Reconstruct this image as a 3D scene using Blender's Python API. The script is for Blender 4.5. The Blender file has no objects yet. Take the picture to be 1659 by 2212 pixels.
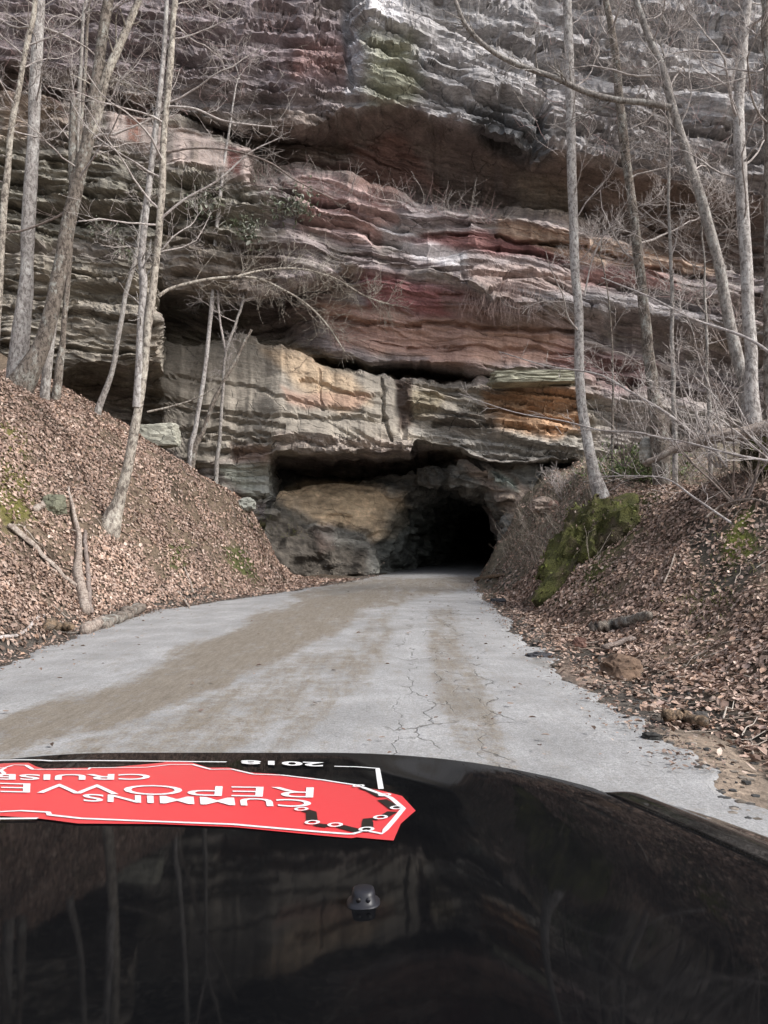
import bpy, bmesh, math, random
import numpy as np
from mathutils import Vector
random.seed(7)
rng = np.random.default_rng(7)
scene = bpy.context.scene
col = scene.collection
R = math.radians

# ------------------------------------------------------------------ camera
F = 1723.0; CX = 829.5; CY = 1106.0
PITCH = math.atan(58 / F)
CAMZ = 1.75
cam_data = bpy.data.cameras.new('camera')
cam_data.sensor_fit = 'VERTICAL'; cam_data.sensor_height = 36.0
cam_data.lens = 36.0 * F / 2212.0
cam_data.clip_start = 0.05; cam_data.clip_end = 500
cam = bpy.data.objects.new('camera', cam_data); col.objects.link(cam)
cam.location = (0, 0, CAMZ); cam.rotation_euler = (R(90) + PITCH, 0, 0)
scene.camera = cam

# ------------------------------------------------------------------ light
world = bpy.data.worlds.new('World'); scene.world = world; world.use_nodes = True
wn = world.node_tree; wn.nodes.clear()
SUN_EL, SUN_AZ = R(42), R(116)          # azimuth clockwise from +Y
sky = wn.nodes.new('ShaderNodeTexSky'); sky.sky_type = 'NISHITA'; sky.sun_disc = False
sky.sun_elevation = SUN_EL; sky.sun_rotation = SUN_AZ; sky.dust_density = 3.0; sky.air_density = 1.0
hs = wn.nodes.new('ShaderNodeHueSaturation'); hs.inputs['Saturation'].default_value = 0.42
bgn = wn.nodes.new('ShaderNodeBackground'); bgn.inputs['Strength'].default_value = 0.15
wo = wn.nodes.new('ShaderNodeOutputWorld')
wn.links.new(sky.outputs[0], hs.inputs['Color']); wn.links.new(hs.outputs[0], bgn.inputs['Color'])
wn.links.new(bgn.outputs[0], wo.inputs['Surface'])
sd = bpy.data.lights.new('sun', 'SUN'); sd.energy = 1.5; sd.angle = R(14); sd.color = (1, .975, .95)
sun = bpy.data.objects.new('sun', sd); col.objects.link(sun)
sv = Vector((math.sin(SUN_AZ) * math.cos(SUN_EL), math.cos(SUN_AZ) * math.cos(SUN_EL), math.sin(SUN_EL)))
sun.rotation_euler = sv.to_track_quat('Z', 'Y').to_euler(); sun.location = sv * 60
vs = scene.view_settings
vs.view_transform = 'Standard'; vs.look = 'None'; vs.gamma = 1; vs.use_curve_mapping = False
vs.exposure = 0.95
scene.cycles.max_bounces = 6; scene.cycles.diffuse_bounces = 3

# ------------------------------------------------------------------ helpers
ct, st = math.cos(PITCH), math.sin(PITCH)
def ray(px, py):
    a = (np.asarray(px, float) - CX) / F; b = (CY - np.asarray(py, float)) / F
    return a, ct - b * st, st + b * ct
def P(px, py, Y):
    """the place in the world seen at picture position px, py at distance Y"""
    a, y, z = ray(px, py); t = np.asarray(Y, float) / y
    return np.stack(np.broadcast_arrays(a * t, np.asarray(Y, float) + 0 * t, CAMZ + z * t), -1)
def topx(p):
    y = p[..., 1]; z = p[..., 2] - CAMZ
    f = np.maximum(y * ct + z * st, .01)
    return CX + F * p[..., 0] / f, CY - F * (-y * st + z * ct) / f

def _h(ix, iy, iz, seed):
    n = (ix * 374761393 + iy * 668265263 + iz * 2147483647 + seed * 1274126177) & 0xffffffff
    n = ((n ^ (n >> 13)) * 1274126177) & 0xffffffff
    n = n ^ (n >> 16)
    return (n & 0xffff) / 65535.0
def vn(x, y, z, seed=0):
    x, y, z = np.broadcast_arrays(np.asarray(x, float), np.asarray(y, float), np.asarray(z, float))
    fx, fy, fz = np.floor(x), np.floor(y), np.floor(z)
    ix, iy, iz = fx.astype(np.int64), fy.astype(np.int64), fz.astype(np.int64)
    u, v, w = x - fx, y - fy, z - fz
    u = u * u * (3 - 2 * u); v = v * v * (3 - 2 * v); w = w * w * (3 - 2 * w)
    def L(a, b, t): return a + (b - a) * t
    c = lambda dx, dy, dz: _h(ix + dx, iy + dy, iz + dz, seed)
    return L(L(L(c(0,0,0), c(1,0,0), u), L(c(0,1,0), c(1,1,0), u), v),
             L(L(c(0,0,1), c(1,0,1), u), L(c(0,1,1), c(1,1,1), u), v), w)
def fbm(x, y, z, seed=0, o=4):
    s = 0; a = .5; t = 0
    for i in range(o):
        s = s + a * vn(x * 2**i, y * 2**i, z * 2**i, seed + i * 17); t += a; a *= .5
    return s / t
def sstep(a, b, x):
    t = np.clip((x - a) / (b - a), 0, 1); return t * t * (3 - 2 * t)
def polydist(x, y, poly):
    """signed distance to a polygon, negative inside"""
    p = np.asarray(poly, float); n = len(p); d = np.full(x.shape, 1e18); inside = np.zeros(x.shape, bool)
    for i in range(n):
        x0, y0 = p[i]; x1, y1 = p[(i + 1) % n]
        ex, ey = x1 - x0, y1 - y0; wx, wy = x - x0, y - y0
        t = np.clip((wx * ex + wy * ey) / (ex * ex + ey * ey + 1e-9), 0, 1)
        d = np.minimum(d, (wx - t * ex)**2 + (wy - t * ey)**2)
        if abs(y1 - y0) > 1e-9:
            c = ((y0 > y) != (y1 > y)) & (x < (x1 - x0) * (y - y0) / (y1 - y0) + x0)
            inside ^= c
    d = np.sqrt(d); return np.where(inside, -d, d)
def linedist(x, y, line):
    p = np.asarray(line, float); d = np.full(x.shape, 1e18)
    for i in range(len(p) - 1):
        x0, y0 = p[i]; x1, y1 = p[i + 1]; ex, ey = x1 - x0, y1 - y0; wx, wy = x - x0, y - y0
        t = np.clip((wx * ex + wy * ey) / (ex * ex + ey * ey + 1e-9), 0, 1)
        d = np.minimum(d, (wx - t * ex)**2 + (wy - t * ey)**2)
    return np.sqrt(d)

def mesh_np(name, verts, faces, mat=None, colors=None, smooth=False, parent=None, attrs=None):
    """faces: int array (n,k)"""
    me = bpy.data.meshes.new(name)
    verts = np.ascontiguousarray(verts, np.float32).reshape(-1, 3)
    groups = faces if isinstance(faces, list) else [faces]
    groups = [np.asarray(g, np.int32) for g in groups if len(g)]
    nl = sum(g.size for g in groups); nf = sum(len(g) for g in groups)
    me.vertices.add(len(verts)); me.vertices.foreach_set('co', verts.ravel())
    me.loops.add(nl); me.polygons.add(nf)
    me.loops.foreach_set('vertex_index', np.concatenate([g.ravel() for g in groups]))
    ks = np.concatenate([np.full(len(g), g.shape[1], np.int32) for g in groups])
    me.polygons.foreach_set('loop_start', np.concatenate([[0], np.cumsum(ks)[:-1]]).astype(np.int32))
    me.polygons.foreach_set('use_smooth', np.full(nf, smooth))
    if colors is not None:
        c = np.ones((len(verts), 4), np.float32); c[:, :3] = colors.reshape(-1, 3)
        at = me.color_attributes.new('Col', 'FLOAT_COLOR', 'POINT'); at.data.foreach_set('color', c.ravel())
    for k, v in (attrs or {}).items():
        at = me.attributes.new(k, 'FLOAT', 'POINT'); at.data.foreach_set('value', np.ascontiguousarray(v, np.float32).ravel())
    me.update(calc_edges=True); me.validate()
    if mat: me.materials.append(mat)
    o = bpy.data.objects.new(name, me); col.objects.link(o)
    if parent: o.parent = parent
    return o
def grid_faces(r, c):
    i = np.arange(r * c).reshape(r, c)
    return np.stack([i[:-1, :-1], i[:-1, 1:], i[1:, 1:], i[1:, :-1]], -1).reshape(-1, 4)
def tag(o, label=None, cat=None, group=None, kind=None):
    if label: o['label'] = label
    if cat: o['category'] = cat
    if group: o['group'] = group
    if kind: o['kind'] = kind
    return o
def empty(name, loc, label, cat, group=None):
    o = bpy.data.objects.new(name, None); col.objects.link(o); o.location = loc
    o.empty_display_size = .2
    return tag(o, label, cat, group)

class Acc:
    """collects tubes and leaves for ONE object"""
    def __init__(s): s.v = []; s.q = []; s.t = []; s.c = []; s.n = 0
    def add(s, v, q=None, t=None, c=None):
        v = np.asarray(v, np.float32); s.v.append(v)
        if q is not None and len(q): s.q.append(np.asarray(q) + s.n)
        if t is not None and len(t): s.t.append(np.asarray(t) + s.n)
        if c is not None: s.c.append(np.broadcast_to(np.asarray(c, np.float32), v.shape))
        s.n += len(v)
    def tube(s, pts, rad, sides=5, c=None, cap=False, rough=0, seed=0):
        pts = np.asarray(pts, float); n = len(pts); rad = np.broadcast_to(np.asarray(rad, float), (n,))
        T = np.gradient(pts, axis=0); T /= np.linalg.norm(T, axis=1, keepdims=True) + 1e-9
        ref = np.array([1., .13, .07]) if abs(T[n // 2][0]) < .8 else np.array([.05, .1, 1.])
        A = np.cross(T, ref); A /= np.linalg.norm(A, axis=1, keepdims=True) + 1e-9
        B = np.cross(T, A)
        a = np.arange(sides) * 2 * math.pi / sides
        rr = rad[:, None] * np.ones(sides)[None]
        v = pts[:, None] + rr[..., None] * (A[:, None] * np.cos(a)[None, :, None] + B[:, None] * np.sin(a)[None, :, None])
        if rough:
            k = (fbm(v[..., 0] * rough, v[..., 1] * rough, v[..., 2] * rough * .35, seed, 4) - .5) * (.45 if rough < 10 else .22) + 1
            if rough > 10: k = k + ((fbm(np.cos(a) * 2.2 + seed, np.sin(a) * 2.2, 0, seed, 3) - .5) * .9)[None, :]
            v = pts[:, None] + (v - pts[:, None]) * k[..., None]
        i = np.arange(n * sides).reshape(n, sides); j = np.roll(i, -1, 1)
        q = np.stack([i[:-1], j[:-1], j[1:], i[1:]], -1).reshape(-1, 4)
        t = None; v = v.reshape(-1, 3)
        if cap:
            v = np.concatenate([v, pts[:1], pts[-1:]]); e = n * sides
            t = [[e, i[0][(k + 1) % sides], i[0][k]] for k in range(sides)] + [[e + 1, i[-1][k], i[-1][(k + 1) % sides]] for k in range(sides)]
        s.add(v, q, t, c)
    def build(s, name, mat, parent=None, smooth=True):
        v = np.concatenate(s.v)
        if parent is not None: v = v - np.array(parent_loc(parent), np.float32)
        fs = []
        if s.q: fs.append(np.concatenate(s.q))
        if s.t: fs.append(np.concatenate(s.t))
        return mesh_np(name, v, fs, mat, np.concatenate(s.c) if s.c else None, smooth, parent)
def parent_loc(o):
    l = Vector((0, 0, 0))
    while o is not None: l = l + o.location; o = o.parent
    return l

# ------------------------------------------------------------------ materials
def mat(name, rough=.85):
    m = bpy.data.materials.new(name); m.use_nodes = True
    nt = m.node_tree; b = nt.nodes['Principled BSDF']; b.inputs['Roughness'].default_value = rough
    b.inputs['Specular IOR Level'].default_value = .25
    return m, nt, b
def nd(nt, t, **kw):
    n = nt.nodes.new(t)
    for k, v in kw.items():
        if k in n.inputs: n.inputs[k].default_value = v
        else: setattr(n, k, v)
    return n
def mapped(nt, scale, src='Object'):
    tc = nd(nt, 'ShaderNodeTexCoord'); mp = nd(nt, 'ShaderNodeMapping'); mp.inputs['Scale'].default_value = scale
    nt.links.new(tc.outputs[src], mp.inputs['Vector']); return mp.outputs[0]
def noise(nt, vec, scale, detail=4, rough=.6, dist=0):
    n = nd(nt, 'ShaderNodeTexNoise', Scale=scale, Detail=detail, Roughness=rough, Distortion=dist)
    nt.links.new(vec, n.inputs['Vector']); return n.outputs['Fac']
def rmap(nt, fac, a, b, c, d):
    n = nd(nt, 'ShaderNodeMapRange'); n.inputs[1].default_value = a; n.inputs[2].default_value = b
    n.inputs[3].default_value = c; n.inputs[4].default_value = d; nt.links.new(fac, n.inputs[0]); return n.outputs[0]
def math_(nt, op, a, b):
    n = nd(nt, 'ShaderNodeMath', operation=op)
    for i, x in enumerate((a, b)):
        if isinstance(x, (int, float)): n.inputs[i].default_value = x
        else: nt.links.new(x, n.inputs[i])
    return n.outputs[0]
def mix(nt, fac, a, b, mode='MIX'):
    n = nd(nt, 'ShaderNodeMix', data_type='RGBA', blend_type=mode)
    for i, x in ((0, fac), (6, a), (7, b)):
        if isinstance(x, (int, float)): n.inputs[i].default_value = x
        elif isinstance(x, tuple): n.inputs[i].default_value = (*x, 1)
        else: nt.links.new(x, n.inputs[i])
    return n.outputs[2]
def attr(nt, name, out='Color'):
    n = nd(nt, 'ShaderNodeAttribute', attribute_name=name); return n.outputs[out]
def grey(nt, v):
    n = nd(nt, 'ShaderNodeCombineColor')
    for i in range(3): nt.links.new(v, n.inputs[i])
    return n.outputs[0]
def bump(nt, b, h, strength, dist):
    n = nd(nt, 'ShaderNodeBump', Strength=strength, Distance=dist); nt.links.new(h, n.inputs['Height'])
    nt.links.new(n.outputs[0], b.inputs['Normal'])

def rock_material(name, strata=5.0, dipx=.22, fine=9.0, lo=.5, hi=1.45, bd=.09):
    m, nt, b = mat(name, .9)
    tc = nd(nt, 'ShaderNodeTexCoord'); sx = nd(nt, 'ShaderNodeSeparateXYZ'); nt.links.new(tc.outputs['Object'], sx.inputs[0])
    zz = math_(nt, 'ADD', sx.outputs[2], math_(nt, 'MULTIPLY', sx.outputs[0], dipx))
    cx = nd(nt, 'ShaderNodeCombineXYZ'); nt.links.new(sx.outputs[0], cx.inputs[0]); nt.links.new(sx.outputs[1], cx.inputs[1]); nt.links.new(zz, cx.inputs[2])
    mp = nd(nt, 'ShaderNodeMapping'); mp.inputs['Scale'].default_value = (.45, .45, strata); nt.links.new(cx.outputs[0], mp.inputs[0])
    s1 = noise(nt, mp.outputs[0], 1.0, 6, .65, .6)
    mp2 = nd(nt, 'ShaderNodeMapping'); mp2.inputs['Scale'].default_value = (1.6, 1.6, strata * 2.4); nt.links.new(cx.outputs[0], mp2.inputs[0])
    s2 = noise(nt, mp2.outputs[0], 1.0, 5, .65, .4)
    s3 = noise(nt, cx.outputs[0], fine, 5, .7)
    s4 = noise(nt, cx.outputs[0], .7, 4, .6)
    f = math_(nt, 'MULTIPLY', rmap(nt, s1, .3, .7, lo, hi), rmap(nt, s2, .3, .7, .7, 1.25))
    f = math_(nt, 'MULTIPLY', f, rmap(nt, s3, .3, .7, .72, 1.28))
    f = math_(nt, 'MULTIPLY', f, rmap(nt, s4, .3, .7, .75, 1.2))
    wv_ = nd(nt, 'ShaderNodeTexNoise', Scale=1.7, Detail=4.0); nt.links.new(cx.outputs[0], wv_.inputs['Vector'])
    ad_ = nd(nt, 'ShaderNodeMix', data_type='RGBA', blend_type='LINEAR_LIGHT'); ad_.inputs[0].default_value = .22
    nt.links.new(cx.outputs[0], ad_.inputs[6]); nt.links.new(wv_.outputs['Color'], ad_.inputs[7])
    mp3 = nd(nt, 'ShaderNodeMapping'); mp3.inputs['Scale'].default_value = (.55, .55, 1.5); nt.links.new(ad_.outputs[2], mp3.inputs[0])
    vo_ = nd(nt, 'ShaderNodeTexVoronoi', feature='DISTANCE_TO_EDGE', Scale=1.0); nt.links.new(mp3.outputs[0], vo_.inputs['Vector'])
    jt = math_(nt, 'MULTIPLY', rmap(nt, vo_.outputs['Distance'], .003, .018, 1, 0), rmap(nt, noise(nt, cx.outputs[0], .8, 3, .5), .46, .58, 0, 1))
    ms_ = attr(nt, 'massive', 'Fac'); f = math_(nt, 'ADD', math_(nt, 'MULTIPLY', f, math_(nt, 'SUBTRACT', 1.0, math_(nt, 'MULTIPLY', ms_, .62))), math_(nt, 'MULTIPLY', math_(nt, 'MULTIPLY', ms_, .62), rmap(nt, s3, .3, .7, .85, 1.12)))
    f = math_(nt, 'MULTIPLY', f, rmap(nt, jt, 0, 1, 1, .55))
    c = mix(nt, 1.0, attr(nt, 'Col'), grey(nt, f), 'MULTIPLY')
    # lichen flecks
    l1 = noise(nt, cx.outputs[0], 6.0, 6, .75); l2 = noise(nt, cx.outputs[0], .55, 3, .5)
    lf = math_(nt, 'MULTIPLY', rmap(nt, l1, .60, .68, 0, .7), rmap(nt, l2, .48, .62, 0, 1))
    c = mix(nt, lf, c, (.34, .35, .31))
    nt.links.new(c, b.inputs['Base Color'])
    h = math_(nt, 'ADD', math_(nt, 'MULTIPLY', s1, .6), math_(nt, 'ADD', math_(nt, 'MULTIPLY', s2, .35), math_(nt, 'SUBTRACT', math_(nt, 'MULTIPLY', s3, .4), math_(nt, 'MULTIPLY', jt, .6))))
    bump(nt, b, h, .8, bd)
    return m
M = {}
M['rock'] = rock_material('layered_sandstone', lo=.62, hi=1.3)
M['cave'] = rock_material('cave_rock', 2.2, .1, 5, .55, 1.35)
M['stone'] = rock_material('loose_stone', 4, .1, 14, .7, 1.25, .03)

def soil():
    m, nt, b = mat('soil', .95)
    v = mapped(nt, (1, 1, 1)); n1 = noise(nt, v, 9, 6, .7); n2 = noise(nt, v, 1.3, 4, .6)
    f = math_(nt, 'MULTIPLY', rmap(nt, n1, .3, .7, .45, 1.5), rmap(nt, n2, .3, .7, .75, 1.2))
    nt.links.new(mix(nt, 1.0, attr(nt, 'Col'), grey(nt, f), 'MULTIPLY'), b.inputs['Base Color'])
    bump(nt, b, n1, 1, .06); return m
M['soil'] = soil()

def leaf_mat(name, rough=.75):
    m, nt, b = mat(name, rough)
    v = mapped(nt, (1, 1, 1)); n = noise(nt, v, 40, 3, .6)
    nt.links.new(mix(nt, 1.0, attr(nt, 'Col'), grey(nt, rmap(nt, n, .3, .7, .75, 1.25)), 'MULTIPLY'), b.inputs['Base Color'])
    return m
M['leaf'] = leaf_mat('dead_leaf'); M['green'] = leaf_mat('green_leaf', .5)

def bark(name, c1, c2, c3, sc=(5, 5, 3.2)):
    m, nt, b = mat(name, .9)
    v = mapped(nt, sc); n1 = noise(nt, v, 2.2, 6, .7, .5)
    v2 = mapped(nt, (1, 1, .6)); n2 = noise(nt, v2, 3.0, 5, .7); n3 = noise(nt, v2, 14, 4, .7)
    c = mix(nt, rmap(nt, n1, .41, .55, 0, 1), c1, c2)
    c = mix(nt, math_(nt, 'MULTIPLY', rmap(nt, n2, .5, .6, 0, 1), rmap(nt, n3, .42, .6, 0, .85)), c, c3)
    nt.links.new(c, b.inputs['Base Color']); bump(nt, b, math_(nt, 'ADD', n1, math_(nt, 'MULTIPLY', n3, .6)), 1, .05); return m
M['bark_pale'] = bark('pale_bark', (.18, .16, .148), (.42, .388, .365), (.62, .60, .57))
M['bark_brown'] = bark('brown_bark', (.075, .06, .05), (.22, .185, .155), (.42, .42, .38))
M['bark_cream'] = bark('cream_bark', (.12, .10, .085), (.40, .355, .30), (.62, .58, .50))
M['bark_grey'] = bark('grey_bark', (.15, .133, .12), (.33, .30, .275), (.46, .45, .42))
M['twig'] = bark('twig_bark', (.28, .24, .22), (.47, .42, .395), (.58, .54, .51), (3, 3, 3))
M['twig_dark'] = bark('dark_twig_bark', (.15, .12, .105), (.26, .21, .185), (.32, .28, .26), (3, 3, 3))
M['wood'] = bark('weathered_wood', (.20, .155, .13), (.40, .335, .285), (.54, .48, .42), (7, 7, 7))
M['rotten'] = bark('rotten_wood', (.09, .065, .045), (.27, .19, .125), (.15, .13, .11), (8, 8, 8))

def moss():
    m, nt, b = mat('moss', 1)
    v = mapped(nt, (1, 1, 1)); n1 = noise(nt, v, 3, 6, .7); n2 = noise(nt, v, 30, 4, .7); n3 = noise(nt, v, 1.3, 4, .6)
    c = mix(nt, rmap(nt, n1, .35, .65, 0, 1), (.05, .052, .02), (.105, .105, .034))
    c = mix(nt, rmap(nt, n3, .47, .58, 0, .9), c, (.085, .066, .045))
    c = mix(nt, 1.0, c, grey(nt, rmap(nt, n2, .3, .7, .6, 1.4)), 'MULTIPLY')
    nt.links.new(c, b.inputs['Base Color']); bump(nt, b, math_(nt, 'ADD', n2, n1), 1, .05); return m
M['moss'] = moss()

def asphalt():
    m, nt, b = mat('worn_asphalt', .85)
    v = mapped(nt, (1, 1, 1)); sp = noise(nt, v, 55, 3, .8); sp2 = noise(nt, v, 22, 4, .7); n = noise(nt, v, 1.1, 5, .6)
    vs_ = mapped(nt, (2.2, .35, 1)); stq = noise(nt, vs_, 1.6, 6, .65, .4)
    vsf = mapped(nt, (9, 1.2, 1)); stf = noise(nt, vsf, 1.6, 4, .7)
    c = mix(nt, rmap(nt, n, .35, .65, 0, 1), (.245, .244, .243), (.345, .344, .344))
    c = mix(nt, rmap(nt, stf, .4, .7, 0, .35), c, (.21, .20, .185))
    mud = attr(nt, 'mud', 'Fac')
    mf = rmap(nt, math_(nt, 'ADD', mud, math_(nt, 'ADD', math_(nt, 'MULTIPLY', math_(nt, 'SUBTRACT', stq, .5), 1.7), math_(nt, 'ADD', math_(nt, 'MULTIPLY', math_(nt, 'SUBTRACT', sp2, .5), 1.7), math_(nt, 'MULTIPLY', math_(nt, 'SUBTRACT', noise(nt, v, 4.5, 6, .75), .5), 1.6)))), .18, .80, 0, .93)
    c = mix(nt, mf, c, mix(nt, rmap(nt, stf, .35, .65, 0, 1), (.145, .122, .095), (.205, .178, .143)))
    # pale sandy sheen beside the mud, dark damp marks
    c = mix(nt, rmap(nt, attr(nt, 'damp', 'Fac'), .3, .9, 0, .6), c, (.16, .15, .135))
    # cracks
    wv = nd(nt, 'ShaderNodeTexCoord'); dn = nd(nt, 'ShaderNodeTexNoise', Scale=3.0, Detail=5.0); nt.links.new(wv.outputs['Object'], dn.inputs['Vector'])
    ad = nd(nt, 'ShaderNodeMix', data_type='RGBA', blend_type='LINEAR_LIGHT'); ad.inputs[0].default_value = .16
    nt.links.new(wv.outputs['Object'], ad.inputs[6]); nt.links.new(dn.outputs['Color'], ad.inputs[7])
    mp = nd(nt, 'ShaderNodeMapping'); mp.inputs['Scale'].default_value = (1.6, .62, 1); nt.links.new(ad.outputs[2], mp.inputs[0])
    vo = nd(nt, 'ShaderNodeTexVoronoi', feature='DISTANCE_TO_EDGE', Scale=1.5); nt.links.new(mp.outputs[0], vo.inputs['Vector'])
    ck = rmap(nt, vo.outputs['Distance'], .006, .022, 1, 0)
    brk = rmap(nt, noise(nt, v, 1.9, 3, .6), .44, .56, 0, 1)
    ck = math_(nt, 'MULTIPLY', math_(nt, 'MULTIPLY', ck, brk), attr(nt, 'crack', 'Fac'))
    c = mix(nt, math_(nt, 'MULTIPLY', ck, .75), c, (.1, .095, .085))
    f = math_(nt, 'MULTIPLY', rmap(nt, sp, .3, .7, .68, 1.32), rmap(nt, sp2, .3, .7, .82, 1.18))
    c = mix(nt, 1.0, c, grey(nt, f), 'MULTIPLY')
    nt.links.new(c, b.inputs['Base Color'])
    bump(nt, b, math_(nt, 'SUBTRACT', sp, math_(nt, 'MULTIPLY', ck, 2.)), .6, .012); return m
M['asphalt'] = asphalt()

def simple(name, c, rough=.5, spec=.5):
    m, nt, b = mat(name, rough); b.inputs['Base Color'].default_value = (*c, 1); b.inputs['Specular IOR Level'].default_value = spec; return m
def paint(name='black_paint', dust=.034, refl=.23):
    m, nt, b = mat(name, .09); b.inputs['Specular IOR Level'].default_value = .032
    v = mapped(nt, (1, 1, 1)); n1 = noise(nt, v, 14, 5, .7); n2 = noise(nt, v, 160, 3, .7); n3 = noise(nt, v, 3.0, 3, .6)
    d = math_(nt, 'MULTIPLY', math_(nt, 'MULTIPLY', rmap(nt, n1, .4, .7, .3, 1), rmap(nt, n2, .45, .75, .2, 1)), rmap(nt, n3, .35, .65, .4, 1))
    c = mix(nt, math_(nt, 'MULTIPLY', d, dust), (.0036, .0038, .0044), (.26, .245, .22))
    nt.links.new(c, b.inputs['Base Color']); b.inputs['Specular IOR Level'].default_value = 0; b.inputs['Roughness'].default_value = 1
    fr = nd(nt, 'ShaderNodeFresnel', IOR=1.42); gl = nd(nt, 'ShaderNodeBsdfGlossy', Roughness=.035); ms = nd(nt, 'ShaderNodeMixShader')
    gl.inputs['Color'].default_value = (.97, .98, 1, 1); nt.links.new(math_(nt, 'MULTIPLY', fr.outputs[0], refl), ms.inputs[0]); nt.links.new(b.outputs[0], ms.inputs[1]); nt.links.new(gl.outputs[0], ms.inputs[2])
    nt.links.new(ms.outputs[0], nt.nodes['Material Output'].inputs['Surface']); return m
M['paint'] = paint(); M['dusty_paint'] = paint('dusty_black_paint', .42, .6)
M['red'] = simple('red_vinyl', (.74, .055, .065), .3, .5)
M['white'] = simple('white_vinyl', (.82, .82, .82), .4, .4)
M['black_vinyl'] = simple('black_vinyl', (.012, .010, .010), .35, .4)
M['plastic'] = simple('black_plastic', (.014, .014, .018), .4, .35)

# ------------------------------------------------------------------ ground shape
def xl(y): return np.interp(y, [-60, 3, 11, 16, 19.3, 22.2, 26, 30, 35, 40, 60, 90], [-5.0, -5.2, -5.35, -5.6, -5.55, -4.75, -3.4, -2.2, -.9, -.1, 4.0, 10.3])
def xr(y): return np.interp(y, [-60, 6, 11, 14, 22, 27, 31, 38, 60, 90], [2.3, 2.35, 2.42, 2.5, 2.95, 3.2, 3.55, 4.75, 9.2, 15.5])
def H(x, y):
    x = np.asarray(x, float); y = np.asarray(y, float)
    sl = xl(y) - x + (fbm(x * .0 + 3, y * .7, 1.0, 5, 3) - .5) * .5
    sl0 = np.interp(y, [22, 26, 29, 31, 33, 36], [.35, .8, 1.35, 1.9, 2.4, 3.2]); kl = np.interp(y, [22, 27, 31], [.97, 1.15, 1.9])
    ql = np.maximum(sl - sl0, 0); ka = np.interp(y, [22, 31], [7.0, 3.0])
    hl = np.where(ql * kl < ka, ql * kl, ka + np.interp(y, [22, 31], [.25, .62]) * (ql - ka / kl))
    hl = hl * (1 - .25 * sstep(0, -20, y))
    nose = 1 - .8 * sstep(31.0, 35.5, y + .12 * np.minimum(x + 5, 0)) 
    hl = np.minimum(hl * nose, np.where(y > 31, hl, 99))
    sr = x - xr(y) + (fbm(7 + x * 0, y * .6, 2.0, 9, 3) - .5) * .5
    s0 = np.interp(y, [0, 8, 14, 19, 24, 30, 34, 38], [1.9, 1.9, 1.6, .9, .7, .3, .05, -.1])
    k = np.interp(y, [8, 12, 15, 17, 20, 24, 30, 34, 38], [.44, .48, .58, .70, .82, .95, 1.15, 1.45, 1.6])
    q = np.maximum(sr - s0, 0)
    hr = k * q
    hmax = np.interp(y, [8, 14, 17, 20, 24, 30, 36, 42], [3.6, 3.2, 3.1, 2.85, 3.0, 3.9, 4.8, 5.2])
    hr = np.where(hr < hmax, hr, hmax + .13 * np.maximum(q - hmax / k, 0))
    ditch = -.10 * np.exp(-((sr - .85) / .45)**2) * (y < 30)
    n = (fbm(x * .5, y * .5, 0, 3, 4) - .5) * 1.0 + (fbm(x * 2.1, y * 2.1, 0, 4, 3) - .5) * .28
    off = np.maximum(sl, sr); amp = sstep(.2, 2.2, off)
    h = np.where(sl > 0, hl, np.where(sr > 0, hr + ditch, 0))
    h = h + sstep(25, 29, y) * (x > 0) * ((fbm(x * .9, y * .9, 3, 24, 3) - .5) * 1.3 + (fbm(x * 3, y * 3, 3, 25, 3) - .5) * .5) * sstep(.1, 1.2, off)
    h = h + n * amp * .8 + (fbm(x * 5, y * 5, 0, 14, 2) - .5) * .10 * sstep(0, .6, off)
    road = sstep(.05, -.25, off)
    return h * (1 - road) + (-.07) * road
def ground_hit(px, py, y0=4, y1=37.5):
    Y = np.linspace(y0, y1, 90)
    for k in range(2):
        p = P(px, py, Y); d = p[:, 2] - H(p[:, 0], p[:, 1]); i = int(np.argmax(d < 0))
        if d[i] >= 0: i = len(Y) - 1
        if k == 0: Y = np.linspace(Y[max(i - 1, 0)], Y[i] + 1e-6, 24)
    return p[i]

# ------------------------------------------------------------------ SETTING: ground
def axis(segs):
    out = [segs[0][0]]
    for a, b, s in segs: out += list(np.linspace(a, b, max(2, int(round((b - a) / s)) + 1))[1:])
    return np.array(out)
gx = axis([(-70, -20, 2.5), (-20, -13, .4), (-13, 12, .13), (12, 20, .4), (20, 70, 2.5)])
gy = axis([(-50, 0, 2.5), (0, 6, .5), (6, 40, .14), (40, 48, .5), (48, 100, 4)])
GX, GY = np.meshgrid(gx, gy); GZ = H(GX, GY)
gp = np.stack([GX, GY, GZ], -1)
gpx, gpy = topx(gp)
gc = np.empty(gp.shape); gc[:] = (.15, .112, .080)
nn = fbm(GX * .8, GY * .8, GZ * .8, 31, 4)[..., None]; nn2 = fbm(GX * 2.5, GY * 2.5, GZ * 2.5, 33, 3)[..., None]
gc = np.where(nn > .58, gc * .55, gc)
OFF = np.maximum(xl(GY) - GX, GX - xr(GY))[..., None]
edge = sstep(1.3, .3, OFF)                                                   # gravel and wet dirt strip by the road
gc = gc * (1 - edge) + np.array((.085, .074, .064)) * edge * (.5 + nn2)
scrub = (GX > 0)[..., None] * sstep(23, 27, GY)[..., None]
gc = gc * (1 - scrub) + np.array((.135, .115, .085)) * scrub
WOB = {}
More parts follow.
